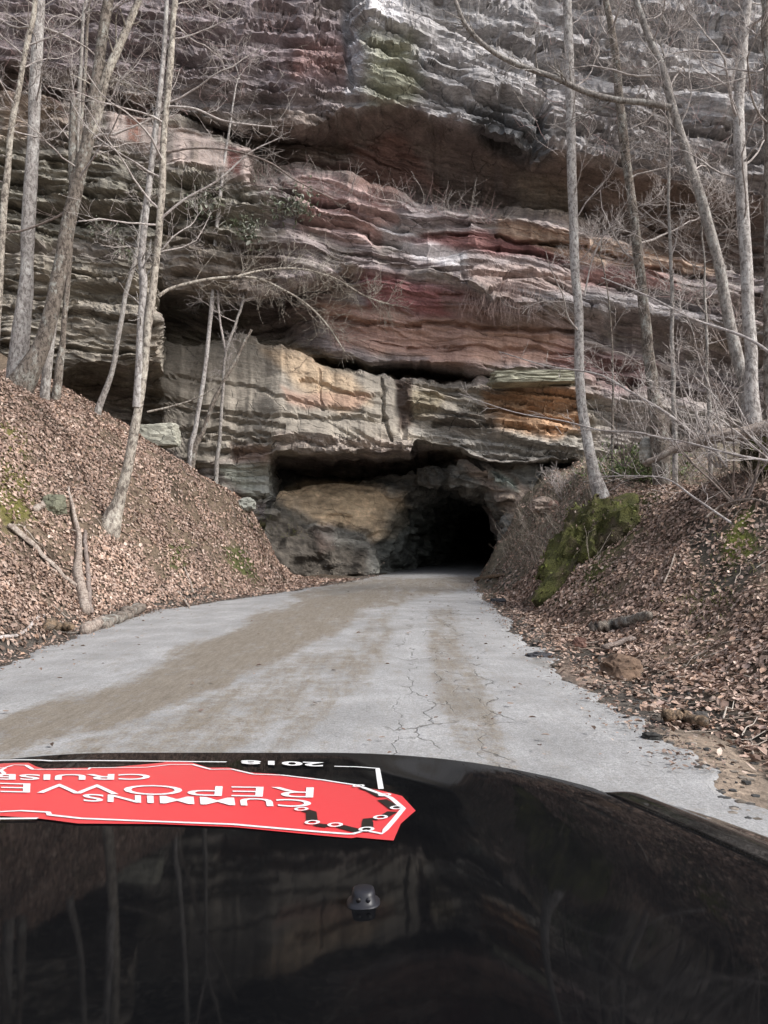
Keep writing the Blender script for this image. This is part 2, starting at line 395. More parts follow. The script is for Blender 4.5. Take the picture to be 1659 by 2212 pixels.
def paintpoly(c, px, py, poly, colr, blur, wob, amt=1.0):
    k = id(px)
    if k not in WOB:
        WOB[k] = (fbm(px / 60, py / 60, 0, 50, 3) - .5, fbm(px / 60, py / 60, 5, 51, 3) - .5, px)
    a = np.array(poly, float); e = blur + wob + 2
    sel = (px > a[:, 0].min() - e) & (px < a[:, 0].max() + e) & (py > a[:, 1].min() - e) & (py < a[:, 1].max() + e)
    if not sel.any(): return c
    wx = px[sel] + WOB[k][0][sel] * wob * 2; wy = py[sel] + WOB[k][1][sel] * wob * 2
    m = sstep(blur, -blur, polydist(wx, wy, poly))[..., None] * amt
    c = c.copy(); c[sel] = c[sel] * (1 - m) + np.array(colr) * m
    return c
for poly, c, bl, wob in [
    ([(0, 1000), (60, 1040), (90, 1130), (0, 1150)], (.13, .12, .035), 25, 30),
    ([(0, 880), (60, 930), (30, 1000), (0, 1010)], (.13, .12, .035), 25, 30),
    ([(620, 1140), (650, 1150), (640, 1200), (610, 1190)], (.10, .10, .035), 12, 14),
    ([(360, 1180), (410, 1180), (400, 1240), (370, 1230)], (.09, .10, .035), 12, 14),
    ([(480, 1180), (530, 1180), (560, 1250), (500, 1240)], (.09, .10, .035), 12, 18),
    ([(1080, 1050), (1260, 1050), (1200, 1200), (1090, 1220)], (.16, .135, .10), 30, 30),
    ([(1480, 1130), (1659, 1080), (1659, 1220), (1560, 1290), (1500, 1250)], (.055, .048, .038), 20, 40),
    ([(1170, 1310), (1190, 1200), (1290, 1080), (1420, 1060), (1400, 1120), (1330, 1230), (1260, 1300)], (.075, .075, .028), 14, 30),
    ([(1560, 1140), (1620, 1100), (1640, 1180), (1580, 1220)], (.13, .14, .03), 12, 30),
    ([(1620, 960), (1659, 920), (1659, 1000), (1630, 1010)], (.16, .17, .03), 12, 20),
    ([(1220, 1420), (1420, 1520), (1659, 1640), (1659, 1560), (1420, 1450), (1280, 1390)], (.05, .043, .036), 16, 30),
    ([(1390, 1590), (1520, 1580), (1659, 1650), (1659, 1830), (1560, 1760), (1440, 1640)], (.30, .235, .18), 18, 24),
    ([(1230, 1420), (1290, 1470), (1270, 1500), (1200, 1440)], (.25, .19, .15), 10, 14)]:
    gc = paintpoly(gc, gpx, gpy, poly, c, bl, wob)
g = mesh_np('ground', gp, grid_faces(*GX.shape), M['soil'], gc, True); g['kind'] = 'structure'

# ------------------------------------------------------------------ SETTING: road
ry = axis([(-55, 3, 1.0), (3, 22, .07), (22, 42, .12), (42, 95, 1.5)])
rt = np.linspace(0, 1, 130)
A_, B_ = xl(ry), xr(ry)
jl = (fbm(ry * 1.1, 0, 0, 61, 4) - .5) * .55 + (vn(ry * 6, 0, 0, 62) - .5) * .14
jr = (fbm(ry * .9, 3, 0, 63, 4) - .5) * .55 + (vn(ry * 5, 0, 0, 64) - .5) * .16
A_ = A_ + jl; B_ = B_ + jr + (fbm(ry * 14, 0, 0, 65, 3) - .5) * .12
RX = A_[:, None] + (B_ - A_)[:, None] * rt[None]; RY = np.broadcast_to(ry[:, None], RX.shape)
RZ = .05 * (1 - (2 * rt[None] - 1)**2) - .05 * (np.abs(2 * rt[None] - 1) > .999) + 0 * RX + (fbm(RX * .5, RY * .3, 0, 66, 2) - .5) * .05
rp = np.stack([RX, RY, RZ], -1); rpx, rpy = topx(rp)
def pm(poly, blur, wob, seed=70):
    wx = rpx + (fbm(RX * .9, RY * .4, 0, seed, 3) - .5) * wob * 2; wy = rpy + (fbm(RX * .9, RY * .4, 5, seed + 1, 3) - .5) * wob
    return sstep(blur, -blur, polydist(wx, wy, poly))
mud = np.maximum.reduce([
    pm([(0, 1560), (250, 1480), (420, 1395), (560, 1325), (680, 1290), (790, 1262), (870, 1270), (790, 1320), (700, 1380), (520, 1470), (330, 1540), (150, 1590), (0, 1625)], 20, 26) * .95,
    pm([(0, 1640), (330, 1545), (520, 1470), (640, 1420), (760, 1400), (620, 1560), (430, 1650), (0, 1700)], 26, 26) * .55,
    pm([(620, 1285), (760, 1250), (1030, 1243), (1020, 1275), (900, 1290), (860, 1310), (700, 1330)], 8, 8) * .72,
    pm([(800, 1340), (860, 1300), (840, 1420), (700, 1560), (600, 1650), (540, 1650), (680, 1480)], 20, 20) * .52,
    pm([(930, 1310), (975, 1310), (1010, 1400), (1060, 1490), (1080, 1580), (1130, 1690), (1010, 1690), (960, 1560), (925, 1420)], 16, 18) * .55])
crack = np.maximum(pm([(850, 1330), (980, 1300), (1060, 1420), (1150, 1700), (780, 1700), (860, 1500)], 20, 20), .12)
damp = np.maximum.reduce([pm([(780, 1355), (900, 1345), (890, 1362), (790, 1368)], 6, 8) * .7,
                          pm([(960, 1480), (1040, 1480), (1050, 1560), (970, 1560)], 14, 14) * .55,
                          pm([(690, 1276), (860, 1252), (850, 1262), (720, 1290)], 4, 6) * .9,
                          pm([(1150, 1415), (1200, 1430), (1190, 1450), (1145, 1432)], 6, 6)])
rd = mesh_np('road', rp, grid_faces(*RX.shape), M['asphalt'], None, True, None, {'mud': mud, 'crack': crack, 'damp': damp}); rd['kind'] = 'structure'

# ------------------------------------------------------------------ SETTING: cliff (lofted over 3-D ledge lines)
LEFT, RIGHT = -1800, 3500
us = axis([(LEFT, -120, 40), (-120, 1790, 3.0), (1790, RIGHT, 40)])
def curve(pts):
    p = np.array(pts, float)
    py = np.interp(us, p[:, 0], p[:, 1]); Y = np.interp(us, p[:, 0], p[:, 2])
    w1 = (fbm(us / 45, len(pts), 0, 80, 4) - .5); w2 = (fbm(us / 60, len(pts), 3, 81, 4) - .5)
    return py + w1 * 26, Y + w2 * .9
CUR = [
 [(LEFT, -800, 56), (829, -800, 54), (RIGHT, -800, 56)],
 [(LEFT, -260, 43), (700, -260, 42), (829, -260, 41), (RIGHT, -260, 43)],
 [(LEFT, 0, 40), (0, 0, 39.5), (500, 10, 39.6), (735, 10, 40.6), (765, 10, 40.4), (800, 5, 39.0), (1000, 0, 39), (1150, 0, 39.6), (1175, 0, 40.6), (1300, 0, 40), (RIGHT, 0, 40)],
 [(LEFT, 150, 39), (0, 80, 39), (300, 110, 38.8), (560, 140, 38.6), (730, 130, 38.9), (755, 140, 39.4), (790, 140, 38.2), (1000, 150, 37.9), (1150, 170, 38.2), (1175, 180, 39.4), (1300, 200, 39), (1659, 230, 39), (RIGHT, 300, 39)],
 # lower lip of the upper cliff
 [(LEFT, 250, 38.5), (0, 135, 38.2), (200, 175, 38.2), (400, 240, 38.0), (560, 292, 37.6), (680, 270, 37.4), (760, 240, 37.4), (860, 228, 37.2), (1000, 262, 37.0), (1165, 322, 37.0), (1300, 345, 37.8), (1450, 385, 38.0), (1659, 430, 38), (RIGHT, 600, 38.5)],
 # back of the recess under it
 [(LEFT, 275, 40), (0, 155, 40), (200, 195, 40.2), (400, 262, 40.4), (560, 312, 40.4), (680, 310, 40.2), (860, 300, 40.0), (1000, 325, 40.2), (1165, 372, 40.4), (1300, 400, 40.2), (1450, 440, 41), (1659, 490, 41), (RIGHT, 640, 41)],
 [(LEFT, 290, 40), (0, 190, 40), (200, 220, 40.6), (400, 285, 41.4), (545, 350, 41.2), (600, 375, 41.0), (740, 392, 41.0), (860, 428, 42.0), (1010, 455, 42.6), (1240, 490, 42.6), (1400, 540, 41.8), (1659, 610, 41.5), (RIGHT, 690, 41)],
 # front edge of the middle bench
 [(LEFT, 270, 37.6), (0, 185, 37.8), (100, 192, 37.8), (220, 225, 37.8), (370, 262, 37.6), (480, 290, 37.4), (540, 318, 37.4), (556, 392, 38.4), (640, 372, 37.8), (740, 388, 37.4), (860, 432, 37.2), (1010, 457, 37.0), (1240, 492, 37.0), (1370, 527, 37.0), (1540, 568, 37.0), (1659, 602, 37), (RIGHT, 700, 37)],
 [(LEFT, 380, 37.4), (0, 300, 37.2), (230, 318, 37.0), (380, 352, 37.0), (540, 400, 37.2), (640, 440, 37.8), (800, 480, 37.0), (930, 510, 37.2), (1080, 545, 37.8), (1240, 570, 37.8), (1400, 610, 37.6), (1600, 670, 37.4), (RIGHT, 760, 37)],
 # lower lip of the bench
 [(LEFT, 520, 37), (0, 500, 37.2), (200, 512, 37.2), (325, 560, 37.0), (360, 632, 37.2), (480, 640, 37.4), (600, 622, 37.4), (700, 600, 37.0), (800, 570, 36.6), (930, 580, 36.4), (1000, 606, 36.4), (1080, 655, 36.6), (1240, 652, 36.8), (1400, 682, 36.8), (1600, 722, 36.8), (RIGHT, 800, 37)],
 # under it: left block face / deep alcove / smooth sloping wall
 [(LEFT, 560, 36.6), (0, 548, 36.4), (200, 556, 36.2), (335, 590, 36.1), (350, 655, 40), (362, 668, 42.4), (480, 672, 43.2), (600, 652, 42), (700, 632, 39.0), (800, 606, 37.2), (1000, 632, 36.9), (1080, 682, 37.1), (1240, 676, 37.3), (1400, 708, 38.0), (1600, 745, 38.8), (RIGHT, 830, 38.6)],
 [(LEFT, 720, 36.2), (0, 690, 36.0), (200, 690, 35.8), (338, 700, 35.7), (350, 706, 39), (362, 715, 43), (480, 722, 43.5), (600, 725, 42.2), (700, 716, 39.6), (850, 720, 38.0), (1000, 728, 37.8), (1240, 742, 38.2), (1600, 806, 40.5), (RIGHT, 890, 39.5)],
 [(LEFT, 780, 36.2), (0, 760, 36.0), (200, 755, 35.7), (340, 765, 35.6), (352, 745, 39), (362, 750, 43.2), (480, 752, 43.4), (620, 775, 41.2), (700, 776, 39.4), (800, 784, 38.5), (1000, 788, 37.8), (1060, 800, 37.9), (1240, 806, 38.0), (1600, 850, 39.2), (RIGHT, 900, 39)],
 [(LEFT, 830, 36.2), (0, 808, 36.0), (200, 792, 35.6), (342, 788, 35.6), (352, 775, 39), (362, 772, 43), (480, 775, 43.6), (620, 790, 43.2), (740, 806, 43.4), (860, 814, 43.6), (1060, 832, 43.4), (1240, 838, 41.6), (1450, 890, 41.5), (1659, 930, 41), (RIGHT, 960, 40)],
 # front edge of the stratum over the tunnel
 [(LEFT, 850, 40), (0, 835, 41), (200, 828, 41.5), (342, 825, 41.5), (354, 740, 41.0), (450, 722, 40.2), (620, 745, 39.0), (740, 800, 38.3), (860, 816, 38.2), (1060, 836, 37.8), (1240, 832, 37.4), (1450, 872, 37.3), (1659, 908, 37.3), (RIGHT, 950, 37)],
 # its lower lip
 [(LEFT, 900, 42), (0, 890, 42), (300, 925, 41.5), (352, 952, 39.6), (410, 996, 38.8), (500, 988, 38.2), (580, 980, 37.2), (600, 970, 37.0), (700, 968, 36.4), (830, 980, 36.0), (886, 967, 35.9), (902, 940, 36.8), (960, 958, 37.0), (1080, 994, 36.0), (1240, 990, 36.0), (1450, 965, 36.6), (1659, 975, 37), (RIGHT, 1000, 37)],
 # cavern ceiling / lower wall
 [(LEFT, 1000, 42), (0, 1000, 42), (300, 1000, 41), (410, 1020, 39.4), (480, 1030, 38.6), (575, 1030, 38.2), (600, 1000, 42), (830, 1005, 43), (960, 985, 42.5), (1080, 1012, 39.6), (1240, 1020, 39.2), (1450, 1010, 38.6), (1659, 1010, 38.4), (RIGHT, 1020, 38)],
 [(LEFT, 1270, 42), (300, 1270, 41), (480, 1270, 39), (575, 1270, 39), (600, 1035, 48), (1040, 1035, 48), (1080, 1270, 41), (RIGHT, 1270, 39)],
]
SUN_ = []
for c in CUR:
    py, Y = curve(c); SUN_.append(P(us, py, Y))
rows = []
inner = (us > 0) & (us < 1660)
nseg = [6, 24, 26, 40, 48, 36, 30, 44, 48, 50, 30, 32, 22, 34, 40, 74, 40, 50]
for k in range(len(SUN_) - 1):
    a, b = SUN_[k], SUN_[k + 1]; n = nseg[k + 0] if k < len(nseg) else 30
    for i in range(n): rows.append(a + (b - a) * (i / n))
rows.append(SUN_[-1])
cp = np.stack(rows)
# soften the loft slightly so that ledges are rounded, then weather it along the bedding
for _ in range(2):
    cp[1:-1] = cp[1:-1] * .5 + (cp[:-2] + cp[2:]) * .25
x, y, z = cp[..., 0], cp[..., 1], cp[..., 2]
px, py = topx(cp)
du = np.gradient(cp, axis=1); dv = np.gradient(cp, axis=0)
nrm = np.cross(du, dv); nrm /= np.linalg.norm(nrm, axis=2, keepdims=True) + 1e-9
nrm = -nrm if nrm[..., 1].mean() > 0 else nrm
nz0 = nrm[..., 2].copy()
nrm = nrm * .6 + np.array((0, -.5, 0)); nrm /= np.linalg.norm(nrm, axis=2, keepdims=True)
dip = .20 + .12 * sstep(700, 900, px) * sstep(400, 250, py) - .10 * sstep(700, 500, px)
sb = z + dip * x + (fbm(x * .16, y * .16, z * .16, 90, 3) - .5) * 2.2
smooth_zone = np.maximum.reduce([
    sstep(25, -25, polydist(px, py, [(700, 640), (1240, 700), (1240, 790), (900, 790), (620, 740)])) * .6,
    sstep(16, -16, polydist(px, py, [(350, 735), (600, 740), (740, 795), (850, 815), (880, 900), (840, 940), (600, 935), (420, 985), (340, 940)])) * .90,
    sstep(15, -15, polydist(px, py, [(225, 235), (540, 325), (535, 390), (380, 345), (230, 300)])) * .9,
    sstep(20, -20, polydist(px, py, [(410, 1000), (590, 985), (600, 1080), (500, 1050)])) * .6])
und = sstep(-.15, -.75, nz0)
cen = np.maximum(.8 * sstep(760, 860, px) * sstep(330, 240, py), 0) + sstep(60, -60, polydist(px, py, [(560, 330), (1300, 420), (1700, 620), (1700, 860), (560, 760)]))
amp = (1 - smooth_zone) * (1 - .75 * und)
n1 = fbm(x * .22, y * .22, z * .3, 91, 4) - .5
l1 = sstep(.38, .62, vn(x * .16, y * .16, sb * 1.25, 92)) - .5
l2 = sstep(.42, .58, fbm(x * .26, y * .26, sb * 3.6, 93, 2)) - .5
l3 = sstep(.42, .58, fbm(x * .75, y * .75, sb * 9, 94, 2)) - .5
thin = sstep(.66, .74, vn(x * .35, y * .35, sb * 5.2, 95))
blk = vn(x * .8 + np.floor(sb * 1.25) * 7.3, y * .2, np.floor(sb * 1.25), 96) - .5
d = n1 * 1.1 + (l1 * .62 + (l2 * .29 + l3 * .11) * (1 - .45 * cen) - thin * .38 + blk * .34) * amp + (fbm(x * 2.5, y * 2.5, z * 3.5, 97, 3) - .5) * .24 * (.3 + .7 * amp) * (1 - .5 * np.minimum(cen, 1))
wob = (fbm(px / 40, py / 40, 0, 99, 3) - .5) * 26
for line, dep, w in [([(600, 395), (690, 432), (765, 440)], 1.1, 11), ([(800, 505), (940, 530), (1000, 540), (1200, 560)], .7, 14),
                     ([(0, 525), (120, 520), (250, 535)], 1.4, 14), ([(862, 820), (870, 900), (878, 935)], .22, 15),
                     ([(1168, 60), (1170, 180), (1165, 320)], .8, 9), ([(750, 0), (752, 100), (758, 200)], .5, 12),
                     ([(350, 940), (560, 958), (800, 955)], .35, 7), ([(300, 860), (560, 900), (830, 910)], .3, 6),
                     ([(640, 815), (740, 850), (830, 862)], .25, 6), ([(340, 815), (520, 835), (700, 880), (840, 905)], .22, 5), ([(340, 880), (500, 905), (620, 930)], .3, 6), ([(350, 935), (450, 930), (590, 945)], .4, 7), ([(830, 820), (836, 900), (842, 940)], .3, 5), ([(500, 960), (510, 1000)], .35, 5), ([(690, 800), (700, 840), (690, 880)], .14, 4), ([(1080, 640), (1090, 600)], .3, 6), ([(640, 470), (700, 480), (800, 500)], .5, 9), ([(1240, 140), (1400, 170), (1659, 200)], .9, 14),
                     ([(1230, 245), (1400, 255), (1659, 300)], .7, 12), ([(1090, 215), (1170, 240)], .9, 14),
                     ([(0, 620), (180, 640), (335, 655)], .4, 10), ([(60, 720), (200, 735), (330, 755)], .35, 9),
                     ([(0, 440), (150, 455), (330, 480), (520, 540)], .7, 12), ([(1060, 300), (1170, 320)], 1.0, 26)] + [(l_, dp_, 8) for l_, dp_ in [
    ([(790, 95), (1000, 185), (1165, 265)], .6), ([(830, 55), (1000, 115), (1165, 195)], .5), ([(860, 155), (1010, 215), (1165, 295)], .65), ([(1000, 50), (1165, 115)], .6),
    ([(1180, 110), (1400, 135), (1659, 155)], .7), ([(1180, 275), (1420, 300), (1659, 335)], .7), ([(880, 15), (1100, 70), (1165, 80)], .5), ([(1180, 60), (1659, 90)], .6), ([(800, 180), (1000, 240)], .5),
    ([(560, 60), (740, 70)], .45), ([(520, 150), (740, 155)], .45), ([(480, 200), (740, 195)], .5), ([(300, 60), (540, 95)], .5),
    ([(0, 340), (230, 350), (400, 392), (540, 432)], .6), ([(0, 400), (300, 432), (540, 482)], .55), ([(0, 590), (340, 615)], .5), ([(0, 670), (335, 702)], .5), ([(0, 750), (335, 768)], .5), ([(360, 520), (600, 560)], .5), ([(370, 590), (590, 600)], .4),
    ([(660, 415), (860, 480)], .5), ([(1080, 515), (1240, 530), (1560, 610)], .5), ([(1260, 600), (1560, 660)], .5), ([(1000, 600), (1260, 610)], .4), ([(720, 690), (900, 700), (1240, 720)], .35), ([(880, 750), (1240, 765)], .3), ([(1020, 880), (1250, 890)], .35), ([(940, 915), (1250, 940)], .45)]]:
    la = np.array(line, float); e = w + 20; sel = (px > la[:, 0].min() - e) & (px < la[:, 0].max() + e) & (py > la[:, 1].min() - e) & (py < la[:, 1].max() + e)
    d[sel] -= dep * sstep(w, w * .25, np.abs(linedist(px[sel] + wob[sel], py[sel] + wob[sel], line)))
cp2 = cp + nrm * d[..., None]
px, py = topx(cp2)
# mineral colours of the beds, with windscreen tint and recess shade painted in
cc = np.empty(cp2.shape); cc[:] = (.255, .225, .21)
nA = fbm(x * .5, y * .5, sb * 1.1, 101, 4)[..., None]; nB = fbm(x * .9, y * .9, sb * 3, 102, 4)[..., None]
cc = cc * (.75 + .5 * nA); cc = np.where(nB > .56, cc * np.array((1.15, 1.18, 1.12)), cc)
for poly, c, bl, wob, am in [
    ([(760, -300), (2400, -300), (2400, 420), (1450, 385), (1165, 322), (1000, 262), (860, 228), (770, 240)], (.345, .345, .33), 20, 20, .85),
    ([(775, 60), (900, 80), (900, 240), (790, 230)], (.22, .235, .13), 30, 30, .6),
    ([(560, 60), (745, 60), (745, 200), (560, 190)], (.22, .18, .185), 30, 30, .7),
    ([(560, 110), (735, 90), (735, 160), (640, 170)], (.27, .17, .145), 16, 20, .6),
    ([(735, -200), (765, -200), (775, 190), (745, 200)], (.44, .45, .45), 10, 14, .8),
    ([(790, -60), (850, -60), (880, 70), (800, 20)], (.6, .6, .58), 10, 10, .9),
    ([(LEFT, -400), (520, -400), (700, 0), (560, 290), (400, 240), (0, 130), (LEFT, 200)], (.19, .165, .165), 30, 40, .8),
    ([(560, 250), (860, 235), (1165, 330), (1460, 400), (1700, 450), (1700, 600), (1240, 485), (860, 425), (640, 365), (555, 385)], (.185, .155, .13), 14, 20, .8),  # recess band: brown stain, partly its shade painted in
    ([(760, 300), (900, 300), (960, 400), (860, 420), (760, 385)], (.22, .13, .105), 20, 30, .7),
    ([(1010, 225), (1180, 260), (1200, 350), (1120, 365), (1010, 300)], (.075, .08, .08), 18, 20, .85),  # black water stain, deepened with painted shade of the overhang
    ([(1190, 200), (1659, 270), (1659, 420), (1300, 350)], (.2, .185, .17), 30, 40, .6),
    ([(1100, 380), (1250, 390), (1260, 470), (1120, 450)], (.24, .21, .16), 14, 20, .7),
    ([(225, 230), (545, 320), (540, 395), (380, 350), (230, 300)], (.38, .31, .29), 8, 10, .95),
    ([(270, 250), (300, 258), (300, 312), (272, 305)], (.25, .13, .10), 6, 8, .9), ([(490, 310), (520, 325), (515, 378), (492, 372)], (.20, .09, .08), 6, 8, .9),
    ([(345, 275), (375, 285), (372, 345), (350, 335)], (.16, .14, .13), 6, 8, .8), ([(410, 300), (430, 305), (428, 355), (412, 350)], (.2, .165, .145), 6, 8, .8),
    ([(0, 200), (120, 200), (150, 270), (0, 300)], (.28, .22, .18), 14, 20, .8),
    ([(LEFT, 300), (0, 310), (340, 350), (560, 420), (560, 560), (340, 520), (0, 520), (LEFT, 540)], (.225, .21, .18), 20, 30, .8),
    ([(LEFT, 540), (0, 545), (340, 570), (345, 790), (0, 810), (LEFT, 830)], (.27, .24, .205), 14, 20, .85),
    ([(360, 480), (600, 520), (600, 640), (360, 640)], (.2, .165, .14), 20, 30, .7),
    ([(640, 370), (800, 400), (860, 470), (820, 530), (650, 500)], (.45, .335, .30), 12, 20, .85),
    ([(860, 440), (1040, 465), (1040, 500), (900, 500)], (.31, .28, .27), 10, 14, .8),
    ([(810, 480), (880, 490), (1000, 545), (1010, 580), (900, 555), (830, 525)], (.58, .57, .55), 8, 12, .95),
    ([(840, 510), (1050, 500), (1230, 540), (1230, 565), (1050, 545), (980, 535)], (.24, .11, .10), 10, 14, .8),
    ([(1080, 470), (1380, 530), (1540, 575), (1560, 600), (1280, 570), (1080, 510)], (.40, .30, .215), 8, 12, .85),
    ([(1000, 570), (1260, 580), (1260, 640), (1080, 645)], (.36, .29, .25), 10, 14, .85),
    ([(1080, 620), (1420, 640), (1600, 700), (1700, 740), (1300, 690)], (.33, .32, .31), 10, 14, .8),
    ([(1260, 570), (1450, 590), (1480, 630), (1260, 610)], (.33, .18, .155), 10, 14, .7),
    ([(800, 590), (1000, 620), (1080, 680), (1000, 690), (780, 660)], (.25, .10, .095), 20, 20, .85),  # maroon windscreen reflection painted into the rock colour
    ([(960, 630), (1240, 680), (1240, 720), (1000, 710)], (.21, .155, .13), 14, 20, .8),
    ([(690, 650), (820, 670), (1240, 720), (1240, 790), (930, 790), (720, 745)], (.40, .265, .205), 16, 16, .9),
    ([(1200, 740), (1420, 780), (1420, 850), (1200, 800)], (.27, .15, .135), 20, 20, .6),
    ([(840, 765), (930, 770), (920, 790), (860, 790)], (.26, .22, .20), 6, 8, .8),
    ([(350, 720), (620, 735), (860, 815), (1060, 835), (1450, 870), (1700, 910), (1700, 1000), (1080, 1000), (890, 965), (410, 1000), (300, 920)], (.30, .28, .245), 10, 12, .95),
    ([(560, 750), (640, 745), (760, 815), (800, 880), (740, 890), (640, 830)], (.50, .395, .285), 14, 14, .9),
    ([(600, 835), (800, 860), (780, 890), (620, 870)], (.36, .24, .19), 8, 14, .7),
    ([(640, 745), (700, 760), (770, 805), (720, 810)], (.20, .175, .14), 8, 10, .85),
    ([(1040, 845), (1240, 840), (1270, 930), (1180, 955), (1060, 920)], (.40, .25, .15), 14, 20, .85),
    ([(880, 840), (960, 845), (950, 890), (880, 900)], (.30, .265, .19), 10, 10, .7),
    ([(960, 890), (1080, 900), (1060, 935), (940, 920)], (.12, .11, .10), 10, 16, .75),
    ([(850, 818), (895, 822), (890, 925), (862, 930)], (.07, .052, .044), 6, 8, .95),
    ([(880, 920), (1080, 950), (1250, 950), (1300, 990), (1080, 995), (900, 950)], (.26, .255, .24), 10, 14, .8),
    ([(600, 930), (830, 950), (890, 960), (830, 978), (600, 970)], (.31, .27, .245), 8, 10, .8),
    ([(470, 1010), (590, 985), (600, 1085), (540, 1080)], (.37, .38, .335), 10, 8, .9),
    ([(500, 960), (590, 965), (590, 1000), (510, 1000)], (.34, .245, .21), 10, 10, .7),
    ([(1060, 815), (1240, 812), (1240, 832), (1070, 836)], (.27, .29, .17), 5, 6, .9),
    ]:
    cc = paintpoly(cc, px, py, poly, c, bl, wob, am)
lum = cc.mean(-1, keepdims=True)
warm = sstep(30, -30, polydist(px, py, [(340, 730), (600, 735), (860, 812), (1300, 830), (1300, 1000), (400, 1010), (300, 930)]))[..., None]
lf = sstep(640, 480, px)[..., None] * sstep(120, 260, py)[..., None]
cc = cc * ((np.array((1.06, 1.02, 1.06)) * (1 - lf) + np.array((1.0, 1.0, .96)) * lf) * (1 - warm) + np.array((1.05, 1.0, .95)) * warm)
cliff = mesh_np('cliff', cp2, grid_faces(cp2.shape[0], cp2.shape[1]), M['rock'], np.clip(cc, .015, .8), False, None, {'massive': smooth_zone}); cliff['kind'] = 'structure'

# ------------------------------------------------------------------ SETTING: tunnel and cavern walls
def resample(pts, n):
    p = np.array(pts, float); w = P(p[:, 0], p[:, 1], p[:, 2])
    s = np.concatenate([[0], np.cumsum(np.linalg.norm(np.diff(w, axis=0), axis=1))]); t = np.linspace(0, s[-1], n)
    return np.stack([np.interp(t, s, w[:, i]) for i in range(3)], -1)
NT = 230
arch = [(806, 1262, 40), (815, 1200, 40.4), (832, 1130, 41), (862, 1082, 41), (915, 1054, 40), (985, 1052, 38.8), (1045, 1064, 37.8), (1084, 1096, 37.3), (1094, 1140, 37.0), (1090, 1190, 36.8), (1085, 1262, 36.5)]
mouth = resample(arch, NT)
far = mouth.copy(); ctr = mouth[[0, -1]].mean(0)
def tun(y, sx, sz):
    q = mouth.copy(); c0 = ctr[0]
    q[:, 0] = (q[:, 0] - c0) * sx + c0 + (y - 38.5) * .215; q[:, 1] = y + (mouth[:, 1] - 38.5) * .3; q[:, 2] = q[:, 2] * sz; return q
rings = [tun(98, .02, .3), tun(95, .75, .95), tun(60, .75, .95), tun(46, .80, .98), mouth,
    resample([(690, 1262, 38.6), (700, 1200, 38.8), (705, 1150, 39.3), (720, 1096, 39.8), (800, 1062, 41), (890, 1044, 40.2), (985, 1030, 38.2), (1052, 1052, 37.2), (1104, 1090, 36.7), (1116, 1140, 36.4), (1112, 1190, 36.2), (1106, 1262, 36)], NT),
    resample([(560, 1262, 36.2), (565, 1180, 37.2), (585, 1110, 38.4), (602, 1070, 39.4), (660, 1052, 40.5), (780, 1046, 41.8), (890, 1030, 40.4), (1000, 1002, 38.2), (1070, 1030, 36.8), (1140, 1080, 36.3), (1150, 1140, 36.2), (1140, 1262, 36)], NT),
    resample([(545, 1262, 36.6), (552, 1180, 38.0), (575, 1100, 41), (600, 1072, 45), (660, 1062, 47), (780, 1058, 47.5), (900, 1036, 46), (1000, 1000, 40), (1080, 1020, 37.2), (1160, 1060, 36.6), (1180, 1140, 36.4), (1180, 1262, 36)], NT),
    resample([(500, 1262, 35.4), (525, 1150, 37.5), (575, 1060, 40.6), (600, 1010, 45), (660, 1000, 47), (780, 990, 48), (900, 985, 46.5), (1000, 975, 41), (1090, 1000, 38), (1220, 1010, 37.4), (1300, 1100, 37), (1300, 1262, 36.5)], NT)]
rr = []
for k, n in zip(range(len(rings) - 1), [3, 20, 40, 50, 60, 60, 36, 30]):
    for i in range(n): rr.append(rings[k] + (rings[k + 1] - rings[k]) * (i / n))
rr.append(rings[-1]); tp = np.stack(rr)
for _ in range(2): tp[1:-1] = tp[1:-1] * .5 + (tp[:-2] + tp[2:]) * .25
tx, ty, tz = tp[..., 0], tp[..., 1], tp[..., 2]; tpx, tpy = topx(tp)
du = np.gradient(tp, axis=1); dv = np.gradient(tp, axis=0); tn = np.cross(du, dv); tn /= np.linalg.norm(tn, axis=2, keepdims=True) + 1e-9
# point the normal into the open
cen = np.stack([ctr[0] + (ty - 38.5) * .215, ty - 6, 0 * tz + 2], -1) - tp
tn = np.where((tn * cen).sum(-1, keepdims=True) < 0, -tn, tn)
tanp = [(585, 1080), (610, 1050), (650, 1034), (760, 1036), (872, 1068), (880, 1110), (845, 1160), (805, 1172), (780, 1150), (740, 1130), (690, 1140), (640, 1105)]
tand = polydist(tpx + (fbm(tpx / 40, tpy / 40, 0, 121, 3) - .5) * 30, tpy + (fbm(tpx / 40, tpy / 40, 4, 122, 3) - .5) * 30, tanp)
tm = sstep(14, -14, tand)
td = (fbm(tx * .6, ty * .6, tz * .8, 110, 4) - .5) * 1.0 + (sstep(.4, .6, vn(tx * .9, ty * .9, tz * 2.2, 111)) - .5) * .42 + (fbm(tx * 3, ty * 3, tz * 4, 112, 3) - .5) * .42
td = td * (1 - .55 * tm) + tm * .10 + .10 * sstep(60, 0, np.abs(tand)) * (tand < 0)
